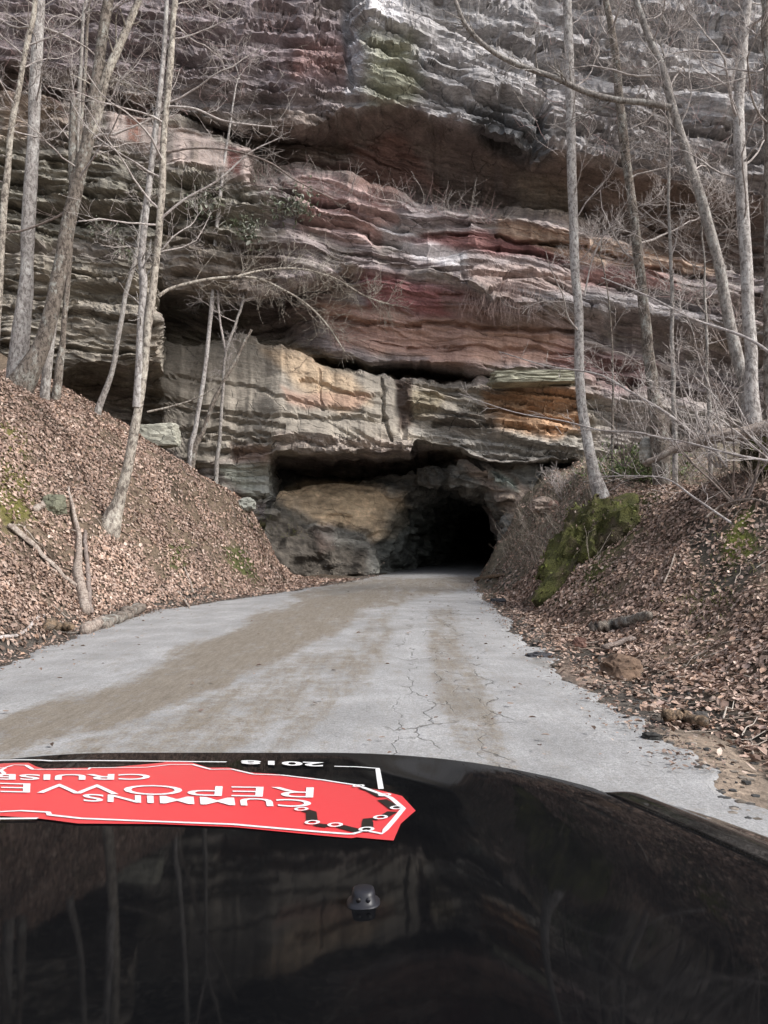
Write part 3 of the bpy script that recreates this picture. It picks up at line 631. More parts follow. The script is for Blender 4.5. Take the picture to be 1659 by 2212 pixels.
# rubble apron under the pale rock
ap = sstep(15, -15, polydist(tpx, tpy, [(560, 1110), (690, 1130), (800, 1170), (800, 1262), (560, 1262)]))
td = td + ap * (.15 + 1.2 * sstep(1110, 1255, tpy))
tp2 = tp + tn * td[..., None]
tpx2, tpy2 = topx(tp2)
tc_ = np.empty(tp.shape); tc_[:] = (.185, .178, .16)
tc_ = tc_ * (.6 + .8 * fbm(tx * 1.2, ty * 1.2, tz * 2, 113, 4))[..., None]
m = tm[..., None]; tc_ = tc_ * (1 - m) + np.array((.56, .425, .285)) * (.8 + .4 * fbm(tx, ty, tz * 3, 114, 3))[..., None] * m
for poly, c, bl, wob, am in [([(560, 1100), (640, 1110), (700, 1160), (800, 1180), (800, 1262), (560, 1262)], (.066, .055, .044), 14, 24, .88), ([(560, 960), (1000, 960), (960, 1050), (870, 1062), (760, 1034), (640, 1032), (590, 1070)], (.05, .047, .043), 8, 8, .8),  # second patch: darkness of the cavern void painted into the rock
                             ([(570, 1095), (660, 1100), (690, 1130), (600, 1125)], (.19, .17, .14), 10, 14, .6),
                             ([(670, 1140), (720, 1125), (720, 1180), (690, 1190)], (.22, .13, .11), 8, 10, .2),
                             ([(980, 985), (1100, 1010), (1170, 1080), (1110, 1120), (1050, 1050)], (.29, .225, .18), 10, 14, .8),
                             ([(1060, 1010), (1110, 1030), (1120, 1060), (1070, 1040)], (.30, .34, .30), 8, 8, .8),
                             ([(830, 1100), (960, 1080), (1000, 1240), (820, 1250)], (.165, .175, .155), 20, 20, .7)]:
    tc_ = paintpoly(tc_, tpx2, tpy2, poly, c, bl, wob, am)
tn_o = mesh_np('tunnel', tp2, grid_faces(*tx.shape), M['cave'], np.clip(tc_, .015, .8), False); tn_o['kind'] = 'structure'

# ------------------------------------------------------------------ leaf litter (stuff)
def leaf_batch(pos, nrmv, size, colr, tilt, wr=.55):
    n = len(pos)
    a = rng.uniform(0, 2 * math.pi, n)
    r1 = rng.normal(0, 1, (n, 3)) * tilt; N = nrmv + r1; N /= np.linalg.norm(N, axis=1, keepdims=True)
    ref = np.stack([np.cos(a), np.sin(a), np.zeros(n)], -1)
    U = np.cross(N, ref); U /= np.linalg.norm(U, axis=1, keepdims=True) + 1e-9; V = np.cross(N, U)
    L = size[:, None] * .5; W = L * wr * rng.uniform(.7, 1.5, (n, 1)); curl = size[:, None] * rng.uniform(-.1, .34, (n, 1))
    v = np.stack([pos - U * L + N * curl * .3, pos - U * L * .25 - V * W + N * curl, pos + U * L * .5 - V * W * .8 + N * curl * .8,
                  pos + U * L, pos + U * L * .35 + V * W + N * curl, pos - U * L * .5 + V * W * .8 + N * curl * .9], 1)
    i = np.arange(n)[:, None] * 6
    t = np.concatenate([i + np.array(k) for k in ((0, 1, 2, 3), (0, 3, 4, 5))])
    return v.reshape(-1, 3), t, np.repeat(colr, 6, 0)
def ground_normal(x, y):
    e = .15; hx = (H(x + e, y) - H(x - e, y)) / (2 * e); hy = (H(x, y + e) - H(x, y - e)) / (2 * e)
    n = np.stack([-hx, -hy, np.ones_like(hx)], -1); return n / np.linalg.norm(n, axis=1, keepdims=True)
PAL = np.array([(.37, .275, .225), (.30, .215, .17), (.235, .165, .13), (.16, .115, .09), (.45, .365, .31), (.33, .225, .165), (.29, .215, .185)])
def litter(n, x0, x1, y0, y1, side):
    yy = y0 + (y1 - y0) * rng.random(n)**1.25; xx = rng.uniform(x0, x1, n)
    off = (xl(yy) - xx) if side < 0 else (xx - xr(yy))
    z = H(xx, yy); p = np.stack([xx, yy, z], -1); qx, qy = topx(p)
    keep = (qx > -150) & (qx < 1810) & (off > -.05)
    pr = np.ones(n)
    pr *= .10 + .90 * sstep(.15, np.where(yy < 22, 1.25 if side > 0 else .8, .8), off)
    cl = fbm(xx * .9, yy * .9, 0, 41, 3); pr *= 1 - .75 * sstep(.55, .63, cl)
    if side > 0:
        pr *= 1 - .80 * sstep(23, 26.5, yy)
        for poly, k in [([(1220, 1420), (1420, 1520), (1659, 1640), (1659, 1560), (1420, 1450), (1280, 1390)], .3), ([(1390, 1590), (1520, 1580), (1659, 1650), (1659, 1830), (1560, 1760), (1440, 1640)], .05),
                        ([(1480, 1130), (1700, 1080), (1700, 1220), (1560, 1270), (1500, 1250)], .35)]:
            pr = np.where(polydist(qx, qy, poly) < 0, pr * k, pr)
    else:
        for poly, k in [([(0, 1000), (60, 1040), (90, 1130), (0, 1150)], .4), ([(360, 1180), (410, 1180), (400, 1240), (370, 1230)], .5), ([(480, 1180), (530, 1180), (560, 1250), (500, 1240)], .5)]:
            pr = np.where(polydist(qx, qy, poly) < 0, pr * k, pr)
    keep &= rng.random(n) < pr
    p = p[keep]; nv = ground_normal(p[:, 0], p[:, 1]); k = len(p)
    p = p + nv * rng.uniform(.005, .05, (k, 1))
    ci = rng.choice(len(PAL), k, p=[.24, .2, .16, .14, .1, .08, .08]); c = PAL[ci] * rng.uniform(.75, 1.25, (k, 1)); c = c * .92 + c.mean(1, keepdims=True) * .08; c = c * np.array((1.05, 1.0, .965))
    tone = .62 + .76 * fbm(p[:, 0] * .7, p[:, 1] * .7, 0, 44, 4)[:, None]
    sz = rng.uniform(.035, .10, k) * (1 + .015 * p[:, 1])
    return leaf_batch(p, nv, sz, c * tone, .34)
for nm, args in (('leaf_litter', (255000, -14, -.5, 8, 34.5, -1)), ('leaf_litter', (215000, 2, 13, 6, 35, 1))):
    v, t, c = litter(*args); o = mesh_np(nm, v, t, M['leaf'], c, False)
    tag(o, 'brown fallen leaves covering the %s bank beside the road' % ('left' if args[-1] < 0 else 'right'), 'fallen leaves', None, 'stuff')
# leaf crumbs and grit along the road edges
n = 4200; yy = 6 + 32 * rng.random(n)**1.3; sd_ = rng.random(n) < .5
xx = np.where(sd_, xl(yy) + rng.normal(.0, .22, n), xr(yy) - rng.normal(-.05, .2, n))
pg = np.stack([xx, yy, np.maximum(H(xx, yy), .02) + .012], -1); up = np.tile((0., 0., 1.), (n, 1))
v, t, c = leaf_batch(pg, up, rng.uniform(.02, .055, n), PAL[rng.choice(len(PAL), n)] * .8, .3)
tag(mesh_np('leaf_crumbs', v, t, M['leaf'], c, False), 'broken leaf crumbs and grit strewn along both road edges', 'leaf debris', None, 'stuff')

n = 260; yy = 6 + 26 * rng.random(n)**1.3; tt = rng.random(n); tt = np.where(rng.random(n) < .6, tt * .16 + .84 * (rng.random(n) < .5), tt); xx = xl(yy) + (xr(yy) - xl(yy)) * np.clip(tt, .02, .98)
v, t, c = leaf_batch(np.stack([xx, yy, .075 + 0 * xx], -1), np.tile((0., 0., 1.), (n, 1)), rng.uniform(.04, .085, n), PAL[rng.choice(len(PAL), n)] * .75, .12)
tag(mesh_np('stray_leaves', v, t, M['leaf'], c, False), 'stray brown leaves blown onto the grey road', 'fallen leaves', None, 'stuff')

# ------------------------------------------------------------------ rocks and boulders
def rock_mesh(size, seed, sub=4, rough=.35, rot=0.0, boxy=0.0):
    bm = bmesh.new(); bmesh.ops.create_icosphere(bm, subdivisions=sub, radius=1)
    v = np.array([q.co[:] for q in bm.verts]); f = np.array([[w.index for w in q.verts] for q in bm.faces]); bm.free()
    box = np.sign(v) * np.abs(v)**.62; v = v * .45 + box / np.abs(box).max(axis=1, keepdims=True)**.35 * .5
    cube = v / np.abs(v).max(axis=1, keepdims=True); v = v * (1 - boxy) + cube * boxy
    k = 1 + (fbm(v[:, 0] * 1.3 + seed, v[:, 1] * 1.3, v[:, 2] * 1.3, seed, 3) - .5) * rough * 2 + (sstep(.4, .6, fbm(v[:, 0] * 3, v[:, 1] * 3 + seed, v[:, 2] * 4, seed + 5, 3)) - .5) * rough * .4
    k = k + (fbm(v[:, 0] * 5 + seed, v[:, 1] * 5, v[:, 2] * 5, seed + 3, 3) - .5) * rough * .5
    v = v * k[:, None] * np.array(size)
    c, s = math.cos(rot), math.sin(rot); v = np.stack([v[:, 0] * c - v[:, 2] * s, v[:, 1], v[:, 0] * s + v[:, 2] * c], -1)
    return v, f
def rock(name, loc, size, seed, colr, label, cat='rock', m='stone', rot=0, sub=4, rough=.35, group=None, boxy=0.0):
    v, f = rock_mesh(size, seed, sub, rough, rot, boxy)
    c = np.array(colr) * (.7 + .6 * fbm(v[:, 0] * 3, v[:, 1] * 3, v[:, 2] * 3, seed + 9, 3))[:, None]
    o = mesh_np(name, v, f, M[m], c, False); o.location = loc; return tag(o, label, cat, group)
def W(px, py, Y): return tuple(float(q) for q in P(px, py, Y))
# large mossy boulder in the right bank
rock('mossy_boulder', W(1272, 1215, 20.6), (1.1, 1.1, 1.75), 3, (.2, .19, .15), 'big moss-covered boulder leaning out of the right bank by the road', 'boulder', 'moss', R(-32), 5, .5)
rock('mossy_boulder', W(1385, 1120, 21.6), (.75, .7, .42), 21, (.2, .19, .15), 'low mossy rock hump above the big mossy boulder', 'boulder', 'moss', R(12), 4, .3)
rock('mossy_boulder', W(1118, 1232, 30.0), (.40, .45, .46), 5, (.2, .19, .15), 'small mossy boulder by the tunnel mouth on the right', 'boulder', 'moss', R(-25), 4, .3)
rock('mossy_boulder', W(1655, 985, 17.5), (.45, .5, .38), 6, (.2, .19, .15), 'yellow-green mossy rock at the right edge above the slope', 'boulder', 'moss', 0, 4, .3)
def grock(px, py, s, seed, c, label, dz=.3, name='rock', m='stone', rot=0):
    p = ground_hit(px, py); return rock(name, (p[0], p[1], p[2] + s[2] * dz), s, seed, c, label, 'rock', m, rot)
grock(1343, 1468, (.24, .2, .19), 8, (.15, .10, .07), 'rounded brown mossy rock in the ditch beside the road', .6)
grock(1252, 1398, (.12, .11, .12), 9, (.16, .09, .07), 'small reddish rock at the foot of the right bank', .5)
grock(1165, 1428, (.20, .16, .09), 10, (.05, .05, .055), 'dark lump of broken asphalt on the right road edge', .4, 'asphalt_lump')
grock(1075, 1302, (.22, .2, .10), 11, (.06, .06, .065), 'dark asphalt lump at the crumbling edge near the tunnel', .4, 'asphalt_lump')
grock(1175, 1100, (.5, .45, .32), 12, (.27, .215, .18), 'flat pale rock sticking out of the scrubby slope right of the tunnel', .3)
grock(1195, 1095, (.22, .2, .2), 13, (.27, .17, .14), 'reddish rock beside the flat pale rock on the slope', .3)
rock('rock', W(1405, 975, 24.5), (.35, .3, .42), 14, (.36, .34, .30), 'pale lichen-spotted rock behind the fallen log', 'rock')
grock(115, 1100, (.28, .3, .3), 15, (.14, .14, .10), 'dark mossy rock on the left bank beside a broken log', .2)
grock(530, 1095, (.38, .36, .28), 16, (.30, .30, .26), 'pale rock on the shoulder of the left bank', .25)
grock(1510, 1560, (.10, .08, .07), 17, (.07, .065, .06), 'dark stone beside the orange rotten log', .5)
grock(1410, 1600, (.09, .08, .05), 18, (.05, .048, .045), 'black stone below the rotten log by the road edge', .5)
rock('rock_block', W(345, 942, 35.2), (.85, .6, .5), 19, (.36, .35, .29), 'square pale rock block behind the birch on the left bank', 'rock', 'stone', R(4), 4, .12, None, .85)
rock('rock_slab', W(1152, 820, 36.7), (1.95, .9, .27), 20, (.29, .28, .215), 'flat yellow-green slab lying on the ledge over the tunnel', 'rock', 'stone', R(1), 5, .16, None, .8)
# moss tufts and caught leaves on the boulder
for ob in [o for o in col.objects if o.name.startswith('mossy_boulder')]:
    vv = np.empty(len(ob.data.vertices) * 3, np.float32); ob.data.vertices.foreach_get('co', vv); vv = vv.reshape(-1, 3)
    nn_ = np.empty(len(ob.data.vertices) * 3, np.float32); ob.data.vertices.foreach_get('normal', nn_); nn_ = nn_.reshape(-1, 3)
    m_ = 9000 if len(vv) > 5000 else 2200; ix = rng.integers(0, len(vv), m_); p_ = vv[ix] + rng.normal(0, .03, (m_, 3)) + nn_[ix] * .012
    cl_ = fbm(p_[:, 0] * 2.2, p_[:, 1] * 2.2, p_[:, 2] * 2.2, 77, 3)[:, None]
    c_ = np.where(cl_ > .52, np.array([(.11, .12, .032)]), np.where(cl_ > .45, np.array([(.075, .07, .028)]), np.array([(.075, .058, .04)]))) * rng.uniform(.6, 1.5, (m_, 1)); n_lf = m_ // 14
    c_[:n_lf] = PAL[rng.integers(0, len(PAL), n_lf)]; s_ = rng.uniform(.04, .11, m_); s_[:n_lf] = rng.uniform(.06, .11, n_lf)
    v, t, c = leaf_batch(p_, nn_[ix], s_, c_, .7); tag(mesh_np('moss_tufts', v, t, M['leaf'], c, False, ob), kind='stuff')
# scree
acc = Acc()
for (px0, px1, py0, py1, n) in ((590, 830, 1215, 1262, 90), (1050, 1130, 1235, 1275, 60), (1100, 1240, 1300, 1440, 110), (300, 620, 1270, 1320, 90), (1260, 1560, 1470, 1640, 220), (1200, 1520, 1430, 1700, 220), (1400, 1640, 1600, 1790, 160)):
    for i in range(n):
        p = ground_hit(random.uniform(px0, px1), random.uniform(py0, py1)); s = random.uniform(.016, .085) * (1 if p[1] > 11 else .5)
        v, f = rock_mesh((s, s * .8, s * .6), random.randint(0, 999), 1, .4)
        acc.add(v + p, None, f, np.array(random.choice([(.07, .065, .06), (.13, .11, .09), (.22, .19, .16), (.05, .05, .05)])))
tag(acc.build('scree', M['stone'], None, False), 'small dark broken stones scattered along the road shoulders', 'scree', None, 'stuff')

# ------------------------------------------------------------------ trees
def crom(pts, n):
    p = np.array(pts, float); k = len(p); e = np.concatenate([[2 * p[0] - p[1]], p, [2 * p[-1] - p[-2]]])
    t = np.linspace(0, k - 1 - 1e-6, n); i = t.astype(int); f = (t - i)[:, None]
    a, b, c, d = e[i], e[i + 1], e[i + 2], e[i + 3]
    return .5 * (2 * b + (c - a) * f + (2 * a - 5 * b + 4 * c - d) * f**2 + (3 * b - a - 3 * c + d) * f**3)
def wander(p0, d0, L, n, up, jit):
    pts = [np.array(p0, float)]; d = np.array(d0, float); d /= np.linalg.norm(d)
    for i in range(n):
        d = d + np.array([random.gauss(0, jit), random.gauss(0, jit), random.gauss(0, jit) + up]); d /= np.linalg.norm(d)
        pts.append(pts[-1] + d * L / n)
    return np.array(pts)
def twigs(acc, path, r0, L, lvl, dens=1.0, c=None):
    n = max(2, int(len(path) * dens * random.uniform(.7, 1.2)))
    for _ in range(n):
        t = random.uniform(.2, 1.0); i = min(len(path) - 2, int(t * (len(path) - 1)))
        p = path[i] + (path[i + 1] - path[i]) * random.random(); T = path[i + 1] - path[i]; T = T / (np.linalg.norm(T) + 1e-9)
        a = np.array([random.gauss(0, 1) for _ in range(3)]); a -= T * a.dot(T); a /= np.linalg.norm(a) + 1e-9
        d = T * random.uniform(.4, 1) + a * random.uniform(.5, .9)
        l = L * random.uniform(.4, 1.1) * (1.15 - t * .6); k = 5 if lvl > 1 else 4
        q = wander(p, d, l, k, .05, .17); r = max(.0058, r0 * (1 - .5 * t) * .6)
        acc.tube(q, np.linspace(r, max(.0038, r * .4), k + 1), 3, c)
        if lvl > 1: twigs(acc, q, r, L * .5, lvl - 1, dens * .9, c)
def limb(acc, path, r0, r1, sides=6, tw=(1.2, 2, 1.0)):
    acc.tube(path, np.linspace(r0, r1, len(path)), sides)
    if tw: twigs(acc, path, max(r1, .010), tw[0], tw[1], tw[2])
def make_tree(label, px_pts, Y, bk, nbr=8, brL=2.6, group='bare trees on the left bank', name='bare_tree', ext=4.0, base=None, limbs=(), t0=.3, seed=1, flare=1.35, tw=(1.15, 2, .85), tm=None, lean=0., twmat='twig'):
    random.seed(seed)
    pp = np.array(px_pts, float)
    if Y is None: Y = ground_hit(*( base or pp[0, :2]))[1]
    Ys = Y + np.linspace(0, 1, len(pp)) * lean
    w = P(pp[:, 0], pp[:, 1], Ys); rad = pp[:, 2] * np.where(pp[:, 2] > 22, .375, .41) * Ys / F
    h0 = float(H(w[0, 0], w[0, 1])); dn = w[0] - w[1]; dn = dn / np.linalg.norm(dn); b0 = w[0] + dn * .4; b0[2] = min(h0 - .35, b0[2] - .1)
    pts = [b0] if b0[2] < w[0, 2] - .1 else []; rs = [rad[0] * flare] if pts else []
    pts += list(w); rs += list(rad); rs[len(rs) - len(rad)] *= flare
    if ext:
        d = (w[-1] - w[-2]); d /= np.linalg.norm(d); d = d * .7 + np.array((0, 0, .4)); d /= np.linalg.norm(d)
        for k in (1, 2, 3): pts.append(w[-1] + d * ext * k / 3 + np.array([random.gauss(0, .12), random.gauss(0, .12), 0])); rs.append(max(.02, rad[-1] * (1 - .28 * k)))
    n = 60; path = crom(pts, n); rr_ = np.interp(np.linspace(0, 1, n), np.linspace(0, 1, len(rs)), rs)
    path[:, 0] += (fbm(np.arange(n) * .16, seed, 0, 130, 3) - .5) * .16; path[:, 1] += (fbm(np.arange(n) * .16, seed, 4, 131, 3) - .5) * .16
    root = empty(name, tuple(float(q) for q in w[0]), label, 'tree', group)
    a = Acc(); a.tube(path, rr_, 14 if rad[0] > .1 else 8, None, True, 2.5, seed); tr = a.build('trunk', M[bk], root)
    for L_ in limbs:                                   # limbs the photograph shows one by one
        lp = np.array(L_['px'], float); LY = Y + np.linspace(0, L_.get('dy', 0), len(lp))
        q = crom(P(lp[:, 0], lp[:, 1], LY), 16 + 4 * len(lp)); a = Acc()
        limb(a, q, L_['w'][0] * .5 * Y / F, L_['w'][1] * .5 * Y / F, 7, L_.get('tw', (1.0, 2, .5)))
        a.build('branch', M[L_.get('m', 'twig')], root)
    nbr = int(nbr * 2.0)
    for i in range(nbr):
        t = t0 + (.93 - t0) * ((i + random.random()) / nbr); j = min(n - 2, int(t * (n - 1)))
        az = random.uniform(0, 2 * math.pi); el = random.uniform(.0, .8)
        d = np.array((math.cos(az) * math.cos(el), math.sin(az) * math.cos(el) * .7, math.sin(el)))
        L = brL * random.uniform(.6, 1.45) * (1.15 - .4 * t)
        q = wander(path[j], d, L, 9, random.choice([.05, .09, -.02]), .17); r = min(rr_[j] * .5, max(.012, .011 * L * random.uniform(.6, 1.2)))
        a = Acc(); limb(a, q, r, .009, 5, tw); a.build('branch', M[twmat], root)
    return root
GL, GR = 'bare trees on the left bank', 'bare trees on the right bank'
make_tree('slim cream-coloured trunk at the far left edge, left of the thick pale trunk', [(-14, 800, 20), (2, 600, 17), (12, 430, 17), (32, 250, 15), (62, 80, 14), (78, -20, 12)], 24.0, 'bark_cream', 9, 2.4, GL, seed=11, t0=.35)
make_tree('thick straight pale trunk, second from the left edge', [(38, 800, 44), (56, 600, 38), (66, 430, 36), (74, 250, 34), (82, 100, 31), (90, -20, 28)], 24.8, 'bark_pale', 8, 3.0, GL, seed=12, t0=.45)
make_tree('thick leaning brown trunk with flaking bark and a forked top', [(42, 838, 64), (85, 755, 48), (130, 590, 43), (160, 430, 39), (185, 320, 35), (212, 150, 32), (232, 0, 30)], 24.2, 'bark_brown', 9, 3.2, GL, seed=13, t0=.42, flare=1.25,
          limbs=[dict(px=[(178, 345), (207, 260), (228, 170), (262, 90), (300, 0), (320, -60)], w=(26, 12), m='bark_cream', tw=(1.2, 2, .35)),
                 dict(px=[(160, 400), (158, 330), (160, 235), (161, 212)], w=(22, 15), m='bark_brown', tw=None),
                 dict(px=[(225, 155), (255, 175), (320, 195)], w=(9, 6), m='bark_cream'),
                 dict(px=[(165, 440), (120, 470), (40, 500), (-20, 500)], w=(7, 3), m='twig_dark')])
make_tree('thin grey trunk close behind the leaning brown trunk', [(100, 835, 20), (118, 690, 18), (140, 560, 15), (152, 450, 13), (170, 250, 11), (178, 40, 9)], 27.0, 'bark_grey', 6, 2.0, GL, seed=14, t0=.5)
make_tree('slender grey-brown trunk right of the leaning brown trunk', [(124, 850, 18), (137, 720, 15), (148, 600, 14), (156, 480, 12), (175, 280, 10), (188, 60, 8)], 28.5, 'bark_brown', 6, 2.0, GL, seed=15, t0=.5)
make_tree('thin crooked stem rising from the crest of the left bank', [(214, 890, 15), (238, 810, 13), (256, 730, 13), (272, 640, 12), (290, 570, 11), (305, 490, 9), (322, 380, 7), (332, 280, 5)], None, 'bark_grey', 6, 1.5, GL, seed=16, t0=.45, base=(214, 900), ext=1.0)
make_tree('birch-like tree with curved base and twin stems', [(238, 1135, 44), (262, 1070, 31), (283, 985, 27), (297, 880, 25), (312, 770, 23), (326, 690, 22), (338, 560, 20), (347, 430, 19), (357, 270, 18), (372, 80, 16), (378, -20, 14)], None, 'bark_cream', 10, 2.8, GL, seed=17, t0=.5, base=(240, 1140), flare=1.5,
          limbs=[dict(px=[(296, 880), (302, 790), (305, 700), (311, 610), (306, 560), (320, 420), (336, 290), (347, 190), (356, 90), (362, -30)], w=(20, 9), m='bark_pale', tw=(1.0, 2, .35)),
                 dict(px=[(342, 640), (372, 622), (440, 605), (510, 598), (560, 603), (610, 625), (660, 655), (705, 700), (745, 760)], w=(8, 3), dy=1.5, m='bark_cream', tw=(1.6, 2, 1.2)),
                 dict(px=[(510, 598), (560, 585), (640, 580), (720, 600), (790, 640), (850, 660)], w=(5, 2.5), dy=2.5, m='bark_cream', tw=(1.5, 2, 1.3)),
                 dict(px=[(350, 470), (400, 430), (470, 390), (540, 330), (600, 300)], w=(6, 2.5), m='twig', tw=(1.2, 2, .8)),
                 dict(px=[(360, 230), (420, 235), (480, 260), (545, 270), (600, 275)], w=(6, 3), m='twig'),
                 dict(px=[(352, 330), (420, 320), (500, 325), (580, 350), (640, 390), (720, 430)], w=(6, 2.5), m='twig_dark'),
                 dict(px=[(318, 890), (370, 878), (420, 862), (465, 838)], w=(5, 2), m='bark_cream', tw=(.8, 1, .5))])
make_tree('thin speckled stem before the tan rock wall, taller of the pair', [(413, 985, 12), (424, 920, 12), (438, 830, 12), (450, 720, 11), (458, 620, 10), (466, 520, 9), (476, 420, 8), (492, 300, 6), (510, 180, 4)], None, 'bark_pale', 8, 1.9, GL, seed=18, t0=.4, base=(413, 988), ext=1.0)
make_tree('broken dark sapling leaning right with a snapped stub top', [(415, 990, 12), (440, 930, 12), (470, 850, 11), (496, 800, 11), (522, 750, 10), (543, 712, 8)], None, 'bark_brown', 2, 1.0, GL, 'dead_sapling', seed=19, t0=.6, ext=0, base=(415, 992))
make_tree('slim grey sapling on the brow of the left bank nearest the tunnel', [(468, 1035, 10), (476, 940, 9), (482, 850, 8), (488, 760, 8), (510, 700, 7), (526, 650, 6), (530, 590, 4)], None, 'bark_grey', 7, 1.8, GL, seed=20, t0=.5, ext=.8, base=(468, 1040),
          limbs=[dict(px=[(526, 650), (560, 640), (600, 628), (640, 620)], w=(4, 2), m='twig'), dict(px=[(488, 760), (475, 690), (470, 600), (480, 530)], w=(5, 2.5), m='twig')])
make_tree('tall straight pale grey trunk nearest the tunnel, right bank', [(1300, 1078, 38), (1283, 1020, 32), (1266, 950, 29), (1252, 850, 28), (1246, 700, 27), (1243, 550, 26), (1236, 300, 26), (1231, 100, 27), (1228, -20, 25)], None, 'bark_pale', 7, 2.4, GR, seed=31, t0=.4, base=(1300, 1085),
          limbs=[dict(px=[(1262, 640), (1280, 560), (1310, 500), (1340, 480)], w=(4, 2), m='twig')])
make_tree('grey-brown trunk leaning slightly left, second from the tunnel on the right', [(1425, 945, 38), (1412, 850, 33), (1396, 730, 31), (1380, 580, 29), (1368, 470, 27), (1350, 300, 26), (1335, 180, 22), (1316, 40, 18), (1312, -20, 16)], 24.0, 'bark_brown', 9, 2.6, GR, seed=32, t0=.35)
make_tree('pencil-thin straight sapling between two thicker right-hand trunks', [(1456, 945, 12), (1453, 800, 11), (1450, 600, 10), (1447, 400, 8), (1443, 230, 7), (1436, 120, 5)], 23.0, 'bark_grey', 10, 1.6, GR, seed=33, t0=.3, ext=1)
make_tree('trunk curving strongly left with one long arching limb', [(1612, 870, 38), (1597, 780, 35), (1572, 640, 32), (1545, 520, 29), (1512, 420, 27), (1488, 345, 26), (1458, 240, 24), (1436, 160, 21), (1405, 80, 18), (1370, -20, 15)], 22.5, 'bark_grey', 9, 2.8, GR, seed=34, t0=.4,
          limbs=[dict(px=[(1448, 232), (1400, 222), (1330, 215), (1260, 196), (1200, 168), (1120, 140), (1060, 108), (1010, 60), (985, 5), (970, -50)], w=(15, 8), dy=-1.0, m='bark_grey', tw=(1.5, 2, .5))])
make_tree('stout upright grey trunk near the right edge', [(1628, 945, 40), (1622, 800, 36), (1612, 600, 35), (1604, 400, 33), (1598, 250, 31), (1604, 100, 29), (1618, -20, 27)], 21.0, 'bark_pale', 10, 3.0, GR, seed=35, t0=.35)
make_tree('partly cropped brown trunk at the right edge of the view', [(1668, 900, 26), (1662, 600, 24), (1657, 300, 24), (1652, 100, 22), (1650, -20, 20)], 19.0, 'bark_brown', 8, 2.4, GR, seed=36, t0=.4)
make_tree('wispy sapling just left of the curving right-hand trunk', [(1532, 880, 10), (1528, 780, 9), (1525, 660, 7), (1520, 560, 5), (1512, 470, 4)], 23.5, 'bark_grey', 12, 1.5, GR, seed=37, t0=.25, ext=.6)
make_tree('spindly sapling beside the second right-hand trunk', [(1325, 950, 6), (1322, 820, 5), (1318, 700, 4), (1300, 560, 3)], 26, 'bark_brown', 8, 1.4, GR, seed=38, t0=.25, ext=.6)

# ------------------------------------------------------------------ shrubs
def make_shrub(label, px, py, Y, n, Lh, spread, seed, m='twig', name='bare_shrub', bend=.03):
    random.seed(seed); p = ground_hit(px, py) if Y is None else P(px, py, Y)
    root = empty(name, tuple(float(q) for q in p), label, 'shrub', 'leafless shrubs on the right bank')
    for i in range(n):
        az = random.uniform(0, 2 * math.pi); d = np.array((math.cos(az) * spread, math.sin(az) * spread * .6, 1.0))
        L = Lh * random.uniform(.6, 1.15)
        q = wander(p + np.array([random.gauss(0, .06), random.gauss(0, .06), -.1]), d, L, 12, bend, .09); a = Acc()
        limb(a, q, .007 * Lh * random.uniform(.8, 1.3), .005, 5, (.75, 2, .8)); a.build('stem', M[m], root)
    return root
make_shrub('multi-stemmed bare shrub with arching dark stems at the right edge', 1595, 1090, None, 9, 3.6, .75, 41, 'twig_dark', bend=.0)
make_shrub('tall leafless shrub in front of the stout grey trunk', 1560, 1000, 17.5, 6, 3.2, .7, 42, 'twig')
make_shrub('tangled bare shrub below the fallen log', 1490, 1030, None, 7, 2.2, .9, 43, 'twig', bend=0)
make_shrub('small twiggy shrub right of the tunnel slope', 1215, 1075, None, 8, 1.6, 1.0, 44, 'twig')
make_shrub('low bare shrub behind the pale grey trunk', 1350, 1000, 25, 8, 2.4, 1.0, 45, 'twig_dark')
make_shrub('bare shrub at the foot of the second right-hand trunk', 1400, 960, 26, 8, 2.8, .8, 46, 'twig')
make_shrub('bare shrub at the cropped edge of the view above the mossy rock', 1690, 1010, 15.5, 7, 3.0, .9, 47, 'twig', bend=-.02)
make_shrub('thin bare shrub near the top of the right bank between trunks', 1500, 940, 24, 8, 3.0, .8, 48, 'twig')
make_shrub('reddish twiggy shrub against the right-hand cliff', 1570, 760, 33, 9, 3.4, .8, 49, 'twig_dark')
# long arching branches sweeping over the right bank
for i, (pts, w, lab) in enumerate([
    ([(1750, 1010, 14), (1600, 985, 14.5), (1480, 955, 15.5), (1400, 940, 16.5)], (7, 3), 'long low bare branch sweeping in from the right below the log'),
    ([(1760, 870, 16), (1640, 745, 17), (1500, 690, 18.5), (1400, 640, 20), (1300, 600, 22)], (8, 3), 'arching bare branch crossing in front of the right-hand trunks'),
    ([(1560, 990, 18), (1450, 900, 18.5), (1360, 845, 19.5), (1290, 808, 20.5), (1180, 790, 22), (1080, 760, 24)], (7, 2.5), 'long bare branch reaching left across the pale grey trunk'),
    ([(1480, 960, 19), (1380, 935, 20), (1300, 930, 21), (1220, 910, 22), (1110, 890, 23), (990, 850, 24)], (5, 2), 'thin drooping branch reaching left over the tunnel brow'),
    ([(1580, 1130, 13.5), (1500, 1075, 14.5), (1440, 1035, 15.5), (1370, 1028, 16.5), (1290, 1030, 17.5)], (5, 2.5), 'bowed green-grey branch arching over the right bank')]):
    random.seed(60 + i); q = np.array(pts, float); pth = crom(P(q[:, 0], q[:, 1], q[:, 2]), 30); Ym = q[:, 2].mean(); a = Acc()
    limb(a, pth, w[0] * .5 * Ym / F, w[1] * .5 * Ym / F, 6, (1.1, 2, .55)); tag(a.build('bare_branch', M['twig']), lab, 'branch', 'branches sweeping over the right bank')
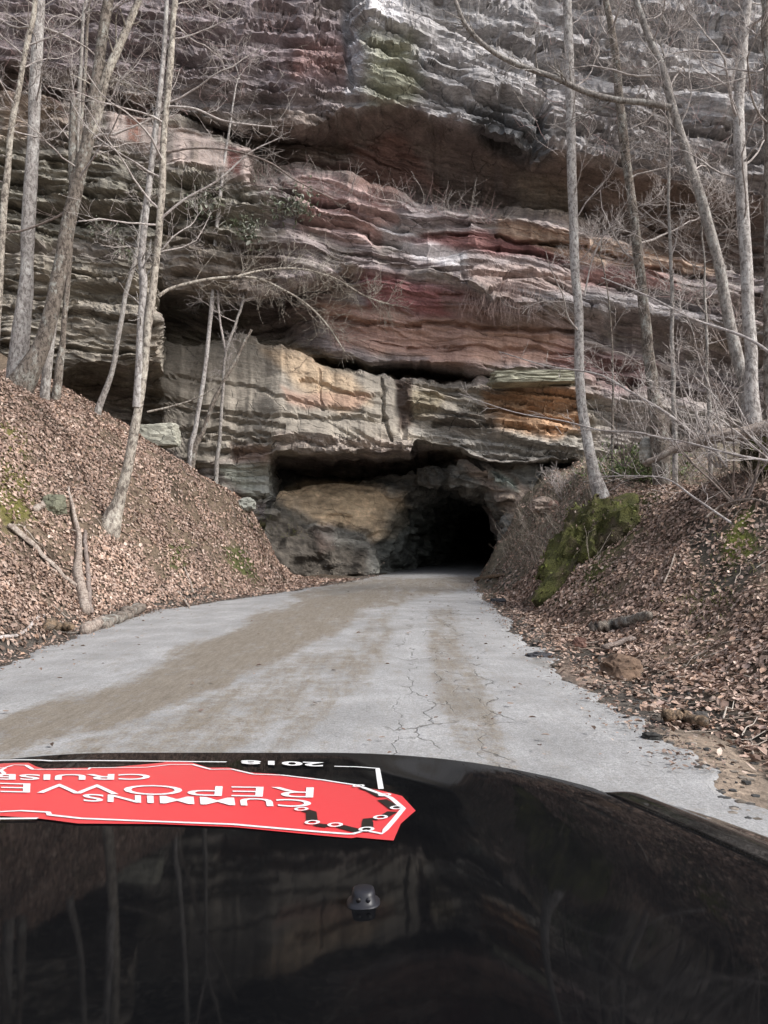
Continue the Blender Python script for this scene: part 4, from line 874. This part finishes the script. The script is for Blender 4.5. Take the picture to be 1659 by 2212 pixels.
# dry brush: nobody could count it
random.seed(70); acc = Acc()
for i in range(1500):
    px_, py_ = random.choice([(random.uniform(1085, 1300), random.uniform(1050, 1230)), (random.uniform(1085, 1200), random.uniform(1080, 1240)), (random.uniform(1250, 1659), random.uniform(930, 1060)), (random.uniform(1250, 1659), random.uniform(960, 1060))])
    p = ground_hit(px_, py_); d = np.array((random.gauss(0, .6), random.gauss(0, .4), 1))
    c = random.choice([(.28, .23, .18), (.2, .16, .12), (.35, .30, .25), (.14, .11, .09)])
    acc.tube(wander(p, d, random.uniform(.3, 1.1), 5, -.05, .28), np.linspace(.008, .003, 6), 3, c)
tag(acc.build('dry_brush', M['leaf']), 'dry brown twigs and stalks on the slope right of the tunnel', 'brush', None, 'stuff')
random.seed(71); acc = Acc()
for i in range(420):
    t = random.random(); p = P(540 + random.gauss(0, 1) * 0 + 560 * t, 330 + 200 * t, 37.5) if False else P(random.gauss(1085, 38), random.uniform(600, 655), 36.2)
    acc.tube(wander(p, (random.gauss(0, .25), -.15, -1), random.uniform(.3, 1.3), 4, -.1, .15), np.linspace(.009, .004, 5), 3, random.choice([(.36, .27, .24), (.30, .22, .2)]))
tag(acc.build('hanging_roots', M['leaf']), 'pale roots and dead grass hanging from the ledge lip above the tunnel', 'roots', None, 'stuff')
random.seed(72); acc = Acc()
for i in range(560):                                    # red-brown twig haze along the ledges and the cliff top
    k = random.random()
    if k < .3: px_, py_, Y_ = random.uniform(0, 640), random.uniform(-40, 250), 36.6
    elif k < .55: px_, py_, Y_ = random.uniform(1150, 1659), random.uniform(-20, 330), 35.5
    elif k < .8: t = random.random(); px_, py_, Y_ = 560 + 500 * t, 380 + 90 * t, 37.0
    else: t = random.random(); px_, py_, Y_ = 1240 + 400 * t, 545 + 150 * t, 35.8
    p = P(px_, py_ + 15, Y_)
    q = wander(p, (random.gauss(0, .8), -.2, random.uniform(.1, 1)), random.uniform(.6, 2.0), 5, .02, .2); c = random.choice([(.32, .22, .21), (.27, .18, .17), (.38, .33, .31), (.42, .38, .35)])
    acc.tube(q, np.linspace(.010, .004, 6), 3, c)
    for _ in range(2):
        j = random.randint(1, 4); acc.tube(wander(q[j], (random.gauss(0, 1), random.gauss(0, .5), random.uniform(-.2, .8)), random.uniform(.3, .9), 3, 0, .2), np.linspace(.006, .003, 4), 3, c)
tag(acc.build('ledge_brush', M['leaf']), 'fine reddish twigs growing along the cliff ledges', 'brush', None, 'stuff')

random.seed(73); acc = Acc()
for i in range(650):                                    # small twigs lying in the leaves
    yy_ = 7 + 24 * random.random()**1.4; xx_ = float(xl(yy_)) - random.uniform(.1, 7) if random.random() < .5 else float(xr(yy_)) + random.uniform(.4, 6)
    d_ = np.array((random.gauss(0, 1), random.gauss(0, 1))); d_ /= np.linalg.norm(d_); L_ = random.uniform(.15, .7); ts = np.linspace(-.5, .5, 4) * L_
    xs = xx_ + d_[0] * ts; ys = yy_ + d_[1] * ts + np.array([0, .02, -.02, .01]); zs = H(xs, ys) + .05
    acc.tube(np.stack([xs, ys, zs], -1), np.linspace(.009, .004, 4) * random.uniform(.6, 1.3), 4, random.choice([(.30, .25, .21), (.2, .16, .13), (.42, .37, .32)]))
for i in range(1500):                                   # grass and moss tufts on the banks
    px_, py_ = random.choice([(random.gauss(25, 30), random.gauss(1060, 50)), (random.gauss(630, 14), random.gauss(1170, 22)), (random.gauss(385, 18), random.gauss(1210, 24)), (random.gauss(520, 24), random.gauss(1215, 26)), (random.gauss(560, 18), random.gauss(1130, 18)), (random.gauss(1590, 30), random.gauss(1180, 30)), (random.gauss(1640, 16), random.gauss(985, 20)), (random.gauss(1530, 40), random.gauss(1300, 30)), (random.gauss(1310, 40), random.gauss(1085, 8)), (random.gauss(1370, 25), random.gauss(1110, 25)), (random.gauss(1300, 20), random.gauss(1260, 25))])
    p = ground_hit(px_, py_); acc.tube(wander(p, (random.gauss(0, .5), random.gauss(0, .5), .8), random.uniform(.05, .16), 3, -.05, .15), [.009, .007, .005, .002], 3, random.choice([(.10, .11, .03), (.14, .15, .045), (.08, .085, .03), (.17, .14, .07)]))
tag(acc.build('twig_litter', M['leaf']), 'small twigs and green tufts scattered through the leaves on both banks', 'twigs', None, 'stuff')

def leafy(label, px, py, Y, n, rad, size, cols, seed, name, cat, droop=.6, group=None, nst=6):
    global rng
    random.seed(seed); p = np.array(ground_hit(px, py) if Y is None else P(px, py, Y))
    root = empty(name, tuple(float(q) for q in p), label, cat, group); a = Acc(); tips = []
    for i in range(nst):
        az = random.uniform(0, 6.28); q = wander(p, (math.cos(az) * .9, math.sin(az) * .5 - .3, random.uniform(.2, .9)), rad * random.uniform(.6, 1.2), 6, .03, .2)
        a.tube(q, np.linspace(.015, .006, 7), 4); tips += list(q[2:])
        for _ in range(3):
            r = wander(q[random.randint(2, 5)], (random.gauss(0, 1), random.gauss(0, .6), random.uniform(-.1, .7)), rad * .5, 4, 0, .2); a.tube(r, np.linspace(.009, .004, 5), 3); tips += list(r[1:])
    a.build('stems', M['twig_dark'], root)
    T = np.array(tips); pos = T[rng.integers(0, len(T), n)] + rng.normal(0, size * .9, (n, 3)); nv = np.tile((0., -.4, .8), (n, 1))
    c = np.array(cols)[rng.integers(0, len(cols), n)] * rng.uniform(.7, 1.25, (n, 1))
    v, t, cc_ = leaf_batch(pos - p, nv, rng.uniform(.7, 1.3, n) * size, c, droop, .36)
    o = mesh_np('leaves', v, t, M['green'], cc_, False, root); o['kind'] = 'stuff'; return root
RH = [(.12, .13, .09), (.20, .205, .16), (.27, .275, .23), (.09, .10, .06)]
GRH = 'rhododendrons on the cliff ledges'
leafy('grey-green rhododendron growing on the ledge left of the pink bench', 620, 470, 36.3, 300, 1.4, .24, RH, 81, 'rhododendron', 'shrub', .7, GRH, 9)
leafy('rhododendron spray hanging on the dark strata below the larger one', 530, 515, 36.3, 160, .9, .28, RH, 82, 'rhododendron', 'shrub', .7, GRH)
leafy('small rhododendron sprig near the crooked stem on the left strata', 445, 455, 36.3, 90, .7, .28, RH, 83, 'rhododendron', 'shrub', .7, GRH)
leafy('rhododendron tuft on the left cliff below the stained block', 275, 560, 36.0, 110, .7, .18, RH, 84, 'rhododendron', 'shrub', .7, GRH)
leafy('leafy sprig between the leaning trunk and the twin birch stems', 225, 510, 36.2, 90, .7, .18, RH, 85, 'rhododendron', 'shrub', .7, GRH)
GB = [(.10, .145, .055), (.15, .19, .075), (.20, .225, .11)]
leafy('green bramble patch at the foot of the tall pale right-hand trunk', 1400, 1045, None, 1300, 1.6, .12, GB, 86, 'bramble', 'shrub', .9, 'green brambles on the right bank', 16)
leafy('green bramble tangle behind the tall pale right-hand trunk', 1340, 1030, None, 1000, 1.4, .12, GB, 87, 'bramble', 'shrub', .9, 'green brambles on the right bank', 14)
def fern(label, px, py, seed, s=.3):
    random.seed(seed); p = np.array(ground_hit(px, py)); root = empty('fern', tuple(float(q) for q in p), label, 'fern', 'ferns on the right bank')
    for i in range(8):
        az = i * .785 + random.uniform(-.2, .2); q = wander((0, 0, 0), (math.cos(az), math.sin(az), .9), s * random.uniform(.8, 1.2), 8, -.14, .04); a = Acc()
        c = random.choice([(.10, .16, .03), (.15, .21, .05), (.08, .13, .03)]); a.tube(q, np.linspace(.004, .0015, 9), 3, c)
        T = q[-1] - q[0]; sd = np.cross(T, (0, 0, 1.)); sd /= np.linalg.norm(sd) + 1e-9
        for j in range(1, 9):
            w_ = s * .2 * (1.1 - j / 9)
            for sg in (-1, 1):
                b = q[j]; e = b + sd * sg * w_ + T * .08 + np.array((0, 0, -.01)); k = T / np.linalg.norm(T) * s * .04
                a.add(np.array([b - k, b + k, e + k * .3, e - k * .3]), [[0, 1, 2, 3]], None, c)
        a.build('frond', M['green'], root)
fern('small bright fern on the right bank, higher of the two', 1560, 1285, 91, .28)
fern('bright green fern on the right bank, lower of the two', 1512, 1345, 92, .34)
fern('pale fern below the bramble patch', 1445, 1095, 93, .35)

# ------------------------------------------------------------------ logs and sticks
def stick(name, label, pts, w, m, seed, cat='stick', Y=None, lift=.0, sides=8, stubs=0, group=None):
    random.seed(seed); q = []
    for i, (a_, b_) in enumerate(pts):
        if Y is None: g_ = ground_hit(a_, b_); g_ = g_ + np.array((0, -.05, lift))
        else: g_ = P(a_, b_, Y[i] if isinstance(Y, (list, tuple)) else Y)
        q.append(g_)
    q = np.array(q); pth = crom(q, 26); Ym = q[:, 1].mean(); a = Acc(); rad = np.linspace(w[0], w[1], 26) * .5 * Ym / F
    pth += (np.stack([fbm(np.arange(26) * .4, seed, k, 140, 2) for k in range(3)], -1) - .5) * rad.max() * .9
    rad = rad * (1 + .3 * (vn(np.arange(26) * .13, seed, 0, 9) - .5)); rad[0] *= .6; rad[-1] *= .6; a.tube(pth, rad, 12, None, True, 17, seed)
    for _ in range(stubs):
        i = random.randint(4, 22); a.tube(wander(pth[i], (random.gauss(0, 1), random.gauss(0, .5), .6), random.uniform(.2, .8), 4, 0, .15), np.linspace(rad[i] * .5, rad[i] * .15, 5), 5, None, True)
    return tag(a.build(name, M[m]), label, cat, group)
stick('dead_stick', 'peeled white dead stem standing at the foot of the left bank', [(148, 1062), (162, 1120), (174, 1185), (171, 1245), (180, 1300), (190, 1338)], (7, 26), 'wood', 1, lift=.14, stubs=1)
stick('dead_stick', 'dark grey stick propped behind the peeled white stem', [(184, 1155), (188, 1220), (194, 1300), (200, 1335)], (10, 10), 'twig_dark', 2, lift=.10)
stick('fallen_branch', 'long pale stick lying diagonally down the left bank', [(20, 1145), (65, 1180), (120, 1235), (170, 1280)], (11, 7), 'wood', 3, lift=.11)
stick('fallen_branch', 'short branch lying below the dead stem towards the left edge', [(0, 1385), (50, 1375), (80, 1345), (100, 1335)], (7, 6), 'twig', 4, lift=.06)
stick('fallen_branch', 'thin stick high on the left bank crest below the twin birch', [(305, 935), (340, 965), (375, 995)], (6, 4), 'wood', 5, lift=.07)
stick('fallen_branch', 'short pale stick in the middle of the left leaf slope', [(398, 1230), (410, 1258), (418, 1285)], (5, 4), 'wood', 6, lift=.06)
stick('fallen_branch', 'curved twig lying above the roadside log on the left', [(385, 1280), (400, 1300), (415, 1325)], (5, 3), 'wood', 7, lift=.05)
stick('log', 'grey rotting log lying on the left road edge', [(222, 1364), (262, 1345), (305, 1326)], (34, 30), 'bark_brown', 8, 'log', lift=.14)
stick('log', 'split pale log piece next to the grey roadside log', [(186, 1375), (214, 1358), (232, 1352)], (24, 16), 'wood', 9, 'log', lift=.12)
stick('log', 'orange-topped broken log left of the peeled stem', [(96, 1366), (128, 1364), (158, 1372)], (26, 20), 'rotten', 10, 'log', lift=.12)
stick('log', 'bleached broken log stub beside the mossy rock on the left bank', [(78, 1108), (94, 1098), (110, 1086)], (13, 11), 'wood', 11, 'log', lift=.08)
stick('log', 'brown fallen branch lying level on the right leaf slope', [(1272, 1371), (1340, 1358), (1404, 1344)], (22, 24), 'bark_brown', 12, 'log', lift=.12)
stick('log', 'dark thinner branch below the brown fallen branch', [(1300, 1412), (1340, 1398), (1372, 1390)], (11, 9), 'twig_dark', 13, 'log', lift=.1)
stick('log', 'orange rotten log chunk beside the road on the right', [(1425, 1562), (1470, 1566), (1520, 1580)], (30, 20), 'rotten', 14, 'log', lift=.09)
stick('log', 'reddish stick pile at the tunnel end of the right road edge', [(1025, 1256), (1060, 1250), (1085, 1247)], (9, 6), 'rotten', 15, 'log', lift=.08)
stick('fallen_log', 'splintered reddish-grey fallen log jutting left from the right bank', [(1388, 997), (1440, 982), (1490, 964), (1560, 945), (1660, 918), (1760, 890)], (12, 40), 'wood', 16, 'log', Y=[18.2, 18, 17.8, 17.5, 17.1, 16.8], stubs=2)
stick('fallen_branch', 'thin stick leaning on the leaves below the mossy boulder', [(1432, 1270), (1446, 1240), (1456, 1208)], (4, 3), 'wood', 17, lift=.10)
stick('fallen_branch', 'bent grey stick at the crest above the right leaf slope', [(1520, 1140), (1560, 1112), (1620, 1100), (1690, 1125)], (5, 4), 'wood', 18, lift=.2)

# ------------------------------------------------------------------ truck bonnet
XC = -.40
def HWf(y): return 1.02 - .12 * (y - 1.29)
def drop(x, y):
    u = np.abs((x - XC) / HWf(y))
    c = .352 + .122 * (y - .6) + .02 * np.maximum(y - 1.2, 0)**2 + 60 * np.maximum(y - 2.045, 0)**2
    return c + .088 * (np.maximum(u - .25, 0) / .75)**2.2 - .010 * np.exp(-((u - .47) / .10)**2) * sstep(2.0, 1.4, y)
def hood_hit(px, py):
    a, yy_, zz_ = ray(px, py); lo = np.full(np.shape(a), .25); hi = np.full(np.shape(a), 2.6)
    Y = np.linspace(.3, 2.4, 1500); pz = (zz_ / yy_)[..., None] * Y; dx = (a / yy_)[..., None] * Y
    below = pz < -drop(dx, Y); i = np.argmax(below, -1); i = np.where(below.any(-1), i, 1499); Yh = Y[i]
    return np.stack([a / yy_ * Yh, Yh], -1)
def on_hood(xy, off): return np.stack([xy[..., 0], xy[..., 1], CAMZ - drop(xy[..., 0], xy[..., 1]) + off], -1)
truck = empty('pickup_truck', (XC, .3, 0), 'black pickup truck bonnet with a red and white event decal in the foreground', 'truck')
TL = np.array(truck.location)
hx = np.linspace(-1, 1, 130); hy = np.concatenate([np.linspace(.15, 1.9, 110), np.linspace(1.91, 2.15, 60)])
HX, HY = np.meshgrid(hx, hy); bow = .045 * HX**2
HYb = HY - bow * sstep(.9, 2.3, HY); hp = on_hood(np.stack([XC + HX * HWf(HYb), HYb], -1), 0)
rim0 = hp[:, -1:] + np.array((.004, 0, -.004)); rim = hp[:, -1:] + np.array((.005, 0, -.03)); riml0 = hp[:, :1] + np.array((-.004, 0, -.004)); riml = hp[:, :1] + np.array((-.005, 0, -.03))
hp = np.concatenate([riml, riml0, hp, rim0, rim], 1)
hood = mesh_np('hood', hp - TL, grid_faces(hp.shape[0], hp.shape[1]), M['paint'], None, True, truck)
for s in (1, -1):
    fu = np.linspace(0, 1, 40); fy = np.linspace(.1, 2.26, 120); U_, Yf = np.meshgrid(fu, fy); Yq = Yf - .04 * sstep(.9, 2.3, Yf)
    off_ = U_ * .34; X_ = XC + s * (HWf(Yq) + .012 + off_)
    dz = drop(XC + HWf(Yq), np.minimum(Yq, 2.0)) + 3.2 * np.maximum(Yf - 2.0, 0)**2 + .004 - .012 * np.exp(-((off_ - .06) / .05)**2) + .10 * off_ + .30 * off_**2 + 3.5 * np.maximum(off_ - .24, 0)**1.8
    fp = np.stack([X_, Yq - .10 * U_**2 * sstep(1, 2, Yf), CAMZ - dz], -1)
    sk = fp[:, :1].copy(); sk[..., 2] -= .06; sk2 = fp[:, -1:].copy(); sk2[..., 2] -= .55; sk2[..., 0] += s * .04
    fp = np.concatenate([sk, fp, sk2], 1)
    mesh_np('fender', fp - TL, grid_faces(fp.shape[0], fp.shape[1]), M['dusty_paint'], None, True, truck)
a = Acc()                                                   # front end below the bonnet
v = np.array([[XC - 1.0, 2.28, .5], [XC + 1.0, 2.28, .5], [XC + 1.0, 2.2, .95], [XC - 1.0, 2.2, .95], [XC - 1.0, .2, .5], [XC + 1.0, .2, .5], [XC + 1.0, .2, .9], [XC - 1.0, .2, .9]])
a.add(v, [[0, 1, 2, 3], [4, 7, 6, 5], [0, 4, 5, 1], [3, 2, 6, 7], [0, 3, 7, 4], [1, 5, 6, 2]]); a.build('front_body', M['plastic'], truck, False)
for sx in (-1, 1):
    a = Acc(); c = np.array((XC + sx * .86, 1.55, .40)); th = np.linspace(0, 2 * math.pi, 33)
    prof = [(-.13, .24), (-.14, .36), (-.10, .40), (.10, .40), (.14, .36), (.13, .24)]
    v = np.array([[c[0] + o_, c[1] + r_ * math.cos(t), c[2] + r_ * math.sin(t)] for t in th[:-1] for (o_, r_) in prof]); i = np.arange(32 * 6).reshape(32, 6); j = np.roll(i, -1, 0)
    k = np.roll(i, -1, 1); l = np.roll(j, -1, 1); a.add(v, np.stack([i, k, l, j], -1).reshape(-1, 4)); a.build('tyre', M['plastic'], truck)
# decal
def z2v(pts): p = np.array(pts, float); return np.stack([p[:, 0] * .5622, 1590.9 + p[:, 1] * .5622], -1)
def to_hood(pts): q = z2v(pts); return hood_hit(q[:, 0], q[:, 1])
def flat_poly(name, xy, m, off, parent, cuts=5):
    bm = bmesh.new(); vs_ = [bm.verts.new((q[0], q[1], 0)) for q in xy]; bm.faces.new(vs_)
    bmesh.ops.triangulate(bm, faces=bm.faces[:])
    for _ in range(cuts):
        lg = [e for e in bm.edges if e.calc_length() > .05]
        if not lg: break
        bmesh.ops.subdivide_edges(bm, edges=lg, cuts=1); bmesh.ops.triangulate(bm, faces=bm.faces[:])
    for q in bm.verts: q.co.z = CAMZ - float(drop(q.co.x, q.co.y)) + off
    for q in bm.verts: q.co -= Vector(TL)
    bmesh.ops.recalc_face_normals(bm, faces=bm.faces[:])
    me = bpy.data.meshes.new(name); bm.to_mesh(me); bm.free(); me.materials.append(m)
    if me.polygons and sum(p.normal.z for p in me.polygons) < 0: me.flip_normals()
    o = bpy.data.objects.new(name, me); col.objects.link(o); o.parent = parent; return o
def strip(acc, xy, w, off):
    xy = np.array(xy, float); d = np.linalg.norm(np.diff(xy, axis=0), axis=1); out = []
    for i in range(len(xy) - 1):
        n = max(1, int(d[i] / .02)); out += [xy[i] + (xy[i + 1] - xy[i]) * k / n for k in range(n)]
    out.append(xy[-1]); q = np.array(out); T = np.gradient(q, axis=0); T /= np.linalg.norm(T, axis=1, keepdims=True) + 1e-9
    N = np.stack([-T[:, 1], T[:, 0]], -1) * w / 2; v = np.stack([on_hood(q - N, off), on_hood(q + N, off)], 1).reshape(-1, 3)
    i = np.arange(len(q) - 1) * 2; acc.add(v, np.stack([i, i + 1, i + 3, i + 2], -1)[:, ::-1])
top_ = [(-40, 112), (15, 106), (110, 104), (140, 119), (170, 127), (330, 124), (440, 121), (620, 104), (660, 97), (740, 104), (800, 123), (880, 123), (960, 142), (1060, 148), (1200, 163), (1330, 183), (1420, 203), (1470, 213), (1545, 233), (1597, 290)]
bot_ = [(1540, 340), (1512, 405), (1370, 392), (1350, 396), (1100, 373), (900, 353), (600, 341), (300, 339), (200, 326), (130, 318), (-60, 306)]
red = to_hood(top_ + bot_)
lt, lb = red[0], red[-1]
leftx = [(lt[0] - .35, lt[1] + .02), (lt[0] - .62, lt[1] - .08), (lt[0] - .70, lt[1] - .25), (lb[0] - .58, lb[1] + .02), (lb[0] - .3, lb[1] - .02)][::-1]
decal = flat_poly('decal', np.concatenate([red, np.array(leftx)]), M['red'], .0018, hood)
acc = Acc()
strip(acc, to_hood([(-60, 128), (20, 125), (55, 114), (100, 116), (125, 132), (340, 132), (346, 126), (560, 124), (655, 113), (740, 113), (810, 132), (890, 131), (975, 151), (1080, 154), (1240, 173), (1370, 193), (1470, 230), (1502, 243), (1550, 285), (1520, 322), (1468, 383), (1405, 370), (1355, 383), (1330, 383), (900, 346), (500, 331), (310, 323), (190, 309), (185, 299), (80, 293), (-50, 299)]), .0085, .0032)
strip(acc, to_hood([(20, 126), (2, 136), (16, 148), (0, 158), (-30, 162)]), .0085, .0032)
acc.build('decal_outline', M['white'], hood)
for ln, w_ in [([(-60, 99), (200, 98), (500, 98), (870, 102)], .014), ([(1285, 119), (1370, 121), (1451, 127), (1456, 160), (1464, 207)], .010), ([(-60, 323), (145, 321)], .010)]:
    acc = Acc(); strip(acc, to_hood(ln), w_, .0026); acc.build('decal_frame_line', M['white'], hood)
acc = Acc()
for ln in [[(1390, 204), (1420, 212), (1468, 238)], [(1468, 250), (1490, 264), (1515, 284)], [(1508, 296), (1475, 316)], [(1450, 324), (1412, 326), (1412, 366)], [(1172, 292), (1196, 298), (1199, 332)], [(1214, 346), (1262, 353)], [(1305, 352), (1390, 374)]]:
    acc = Acc(); strip(acc, to_hood(ln), .017, .0030); acc.build('decal_route', M['black_vinyl'], hood)
for ctr_ in [(1158, 288), (1200, 340), (1288, 350), (1408, 367), (1462, 320), (1525, 283), (1478, 233), (1378, 198)]:
    c0 = to_hood([ctr_])[0]; acc = Acc(); th = np.linspace(0, 2 * math.pi, 25); strip(acc, np.stack([c0[0] + .009 * np.cos(th), c0[1] + .011 * np.sin(th)], -1), .0050, .0042); acc.build('decal_node', M['white'], hood)
def lettering(name, text, quad, bold):
    cu = bpy.data.curves.new(name, 'FONT'); cu.body = text; cu.size = 1; cu.offset = bold; cu.resolution_u = 4
    tmp = bpy.data.objects.new(name, cu); col.objects.link(tmp); bpy.context.view_layer.update()
    me = bpy.data.meshes.new_from_object(tmp.evaluated_get(bpy.context.evaluated_depsgraph_get())); bpy.data.objects.remove(tmp)
    bm = bmesh.new(); bm.from_mesh(me); co = np.array([q.co[:] for q in bm.verts]); mn, mx = co.min(0), co.max(0); Q = to_hood(quad)
    for _ in range(3):
        lg = [e for e in bm.edges if e.calc_length() > .25]
        if not lg: break
        bmesh.ops.subdivide_edges(bm, edges=lg, cuts=1); bmesh.ops.triangulate(bm, faces=bm.faces[:])
    for q in bm.verts:
        u = (q.co.x - mn[0]) / (mx[0] - mn[0]); v_ = (q.co.y - mn[1]) / (mx[1] - mn[1])
        p = (Q[0] * (1 - v_) + Q[1] * v_) * (1 - u) + (Q[2] * (1 - v_) + Q[3] * v_) * u
        q.co = Vector((p[0], p[1], CAMZ - float(drop(p[0], p[1])) + .0034)) - Vector(TL)
    bm.to_mesh(me); bm.free(); me.materials.clear(); me.materials.append(M['white'])
    if sum(p.normal.z for p in me.polygons) < 0: me.flip_normals()
    o = bpy.data.objects.new(name, me); col.objects.link(o); o.parent = hood; return o
lettering('decal_lettering', 'CUMMINS', [(1192, 250), (1200, 280), (318, 228), (316, 257)], .014)
lettering('decal_lettering', 'REPOWER', [(1206, 203), (1203, 243), (-190, 176), (-190, 213)], -.004)
lettering('decal_lettering', 'CRUISE', [(578, 150), (576, 173), (-22, 150), (-22, 172)], .02)
lettering('decal_lettering', '2018', [(1243, 105), (1243, 122), (925, 96), (925, 111)], .03)
# washer nozzle
nz = hood_hit(np.array([785.]), np.array([1952.]))[0]; np0 = on_hood(nz, 0)
bm = bmesh.new()
def ring(h, rx, ry_, yo=0, n=20, p=.75):
    return [bm.verts.new((np.sign(math.cos(t)) * abs(math.cos(t))**p * rx, yo + np.sign(math.sin(t)) * abs(math.sin(t))**p * ry_, h)) for t in np.arange(n) * 2 * math.pi / n]
rs_ = [ring(-.004, .0175, .020), ring(.0015, .0175, .020), ring(.0035, .0150, .017), ring(.0050, .0128, .0145), ring(.0115, .0120, .013, .001), ring(.0145, .0110, .0112, .001), ring(.0158, .0085, .008, .002)]
for a_, b_ in zip(rs_[:-1], rs_[1:]):
    for i in range(20): bm.faces.new((a_[i], a_[(i + 1) % 20], b_[(i + 1) % 20], b_[i]))
bm.faces.new(rs_[-1]); me = bpy.data.meshes.new('washer_nozzle'); bm.to_mesh(me); bm.free(); me.materials.append(M['plastic'])
for p_ in me.polygons: p_.use_smooth = True
no = bpy.data.objects.new('washer_nozzle', me); col.objects.link(no); no.parent = hood; no.location = Vector(np0 - TL)
for k, xo in enumerate((-.0048, .0052)):
    a = Acc(); pts = np.array([[xo, -.0122, .0088], [xo, -.0136, .0088]]) + np0
    a.tube(pts, [.0026, .0023], 10, None, True); a.build('nozzle_jet', M['black_vinyl'] if k == 0 else M['plastic'], hood)
print('tris', sum(len(m.polygons) for m in bpy.data.meshes))
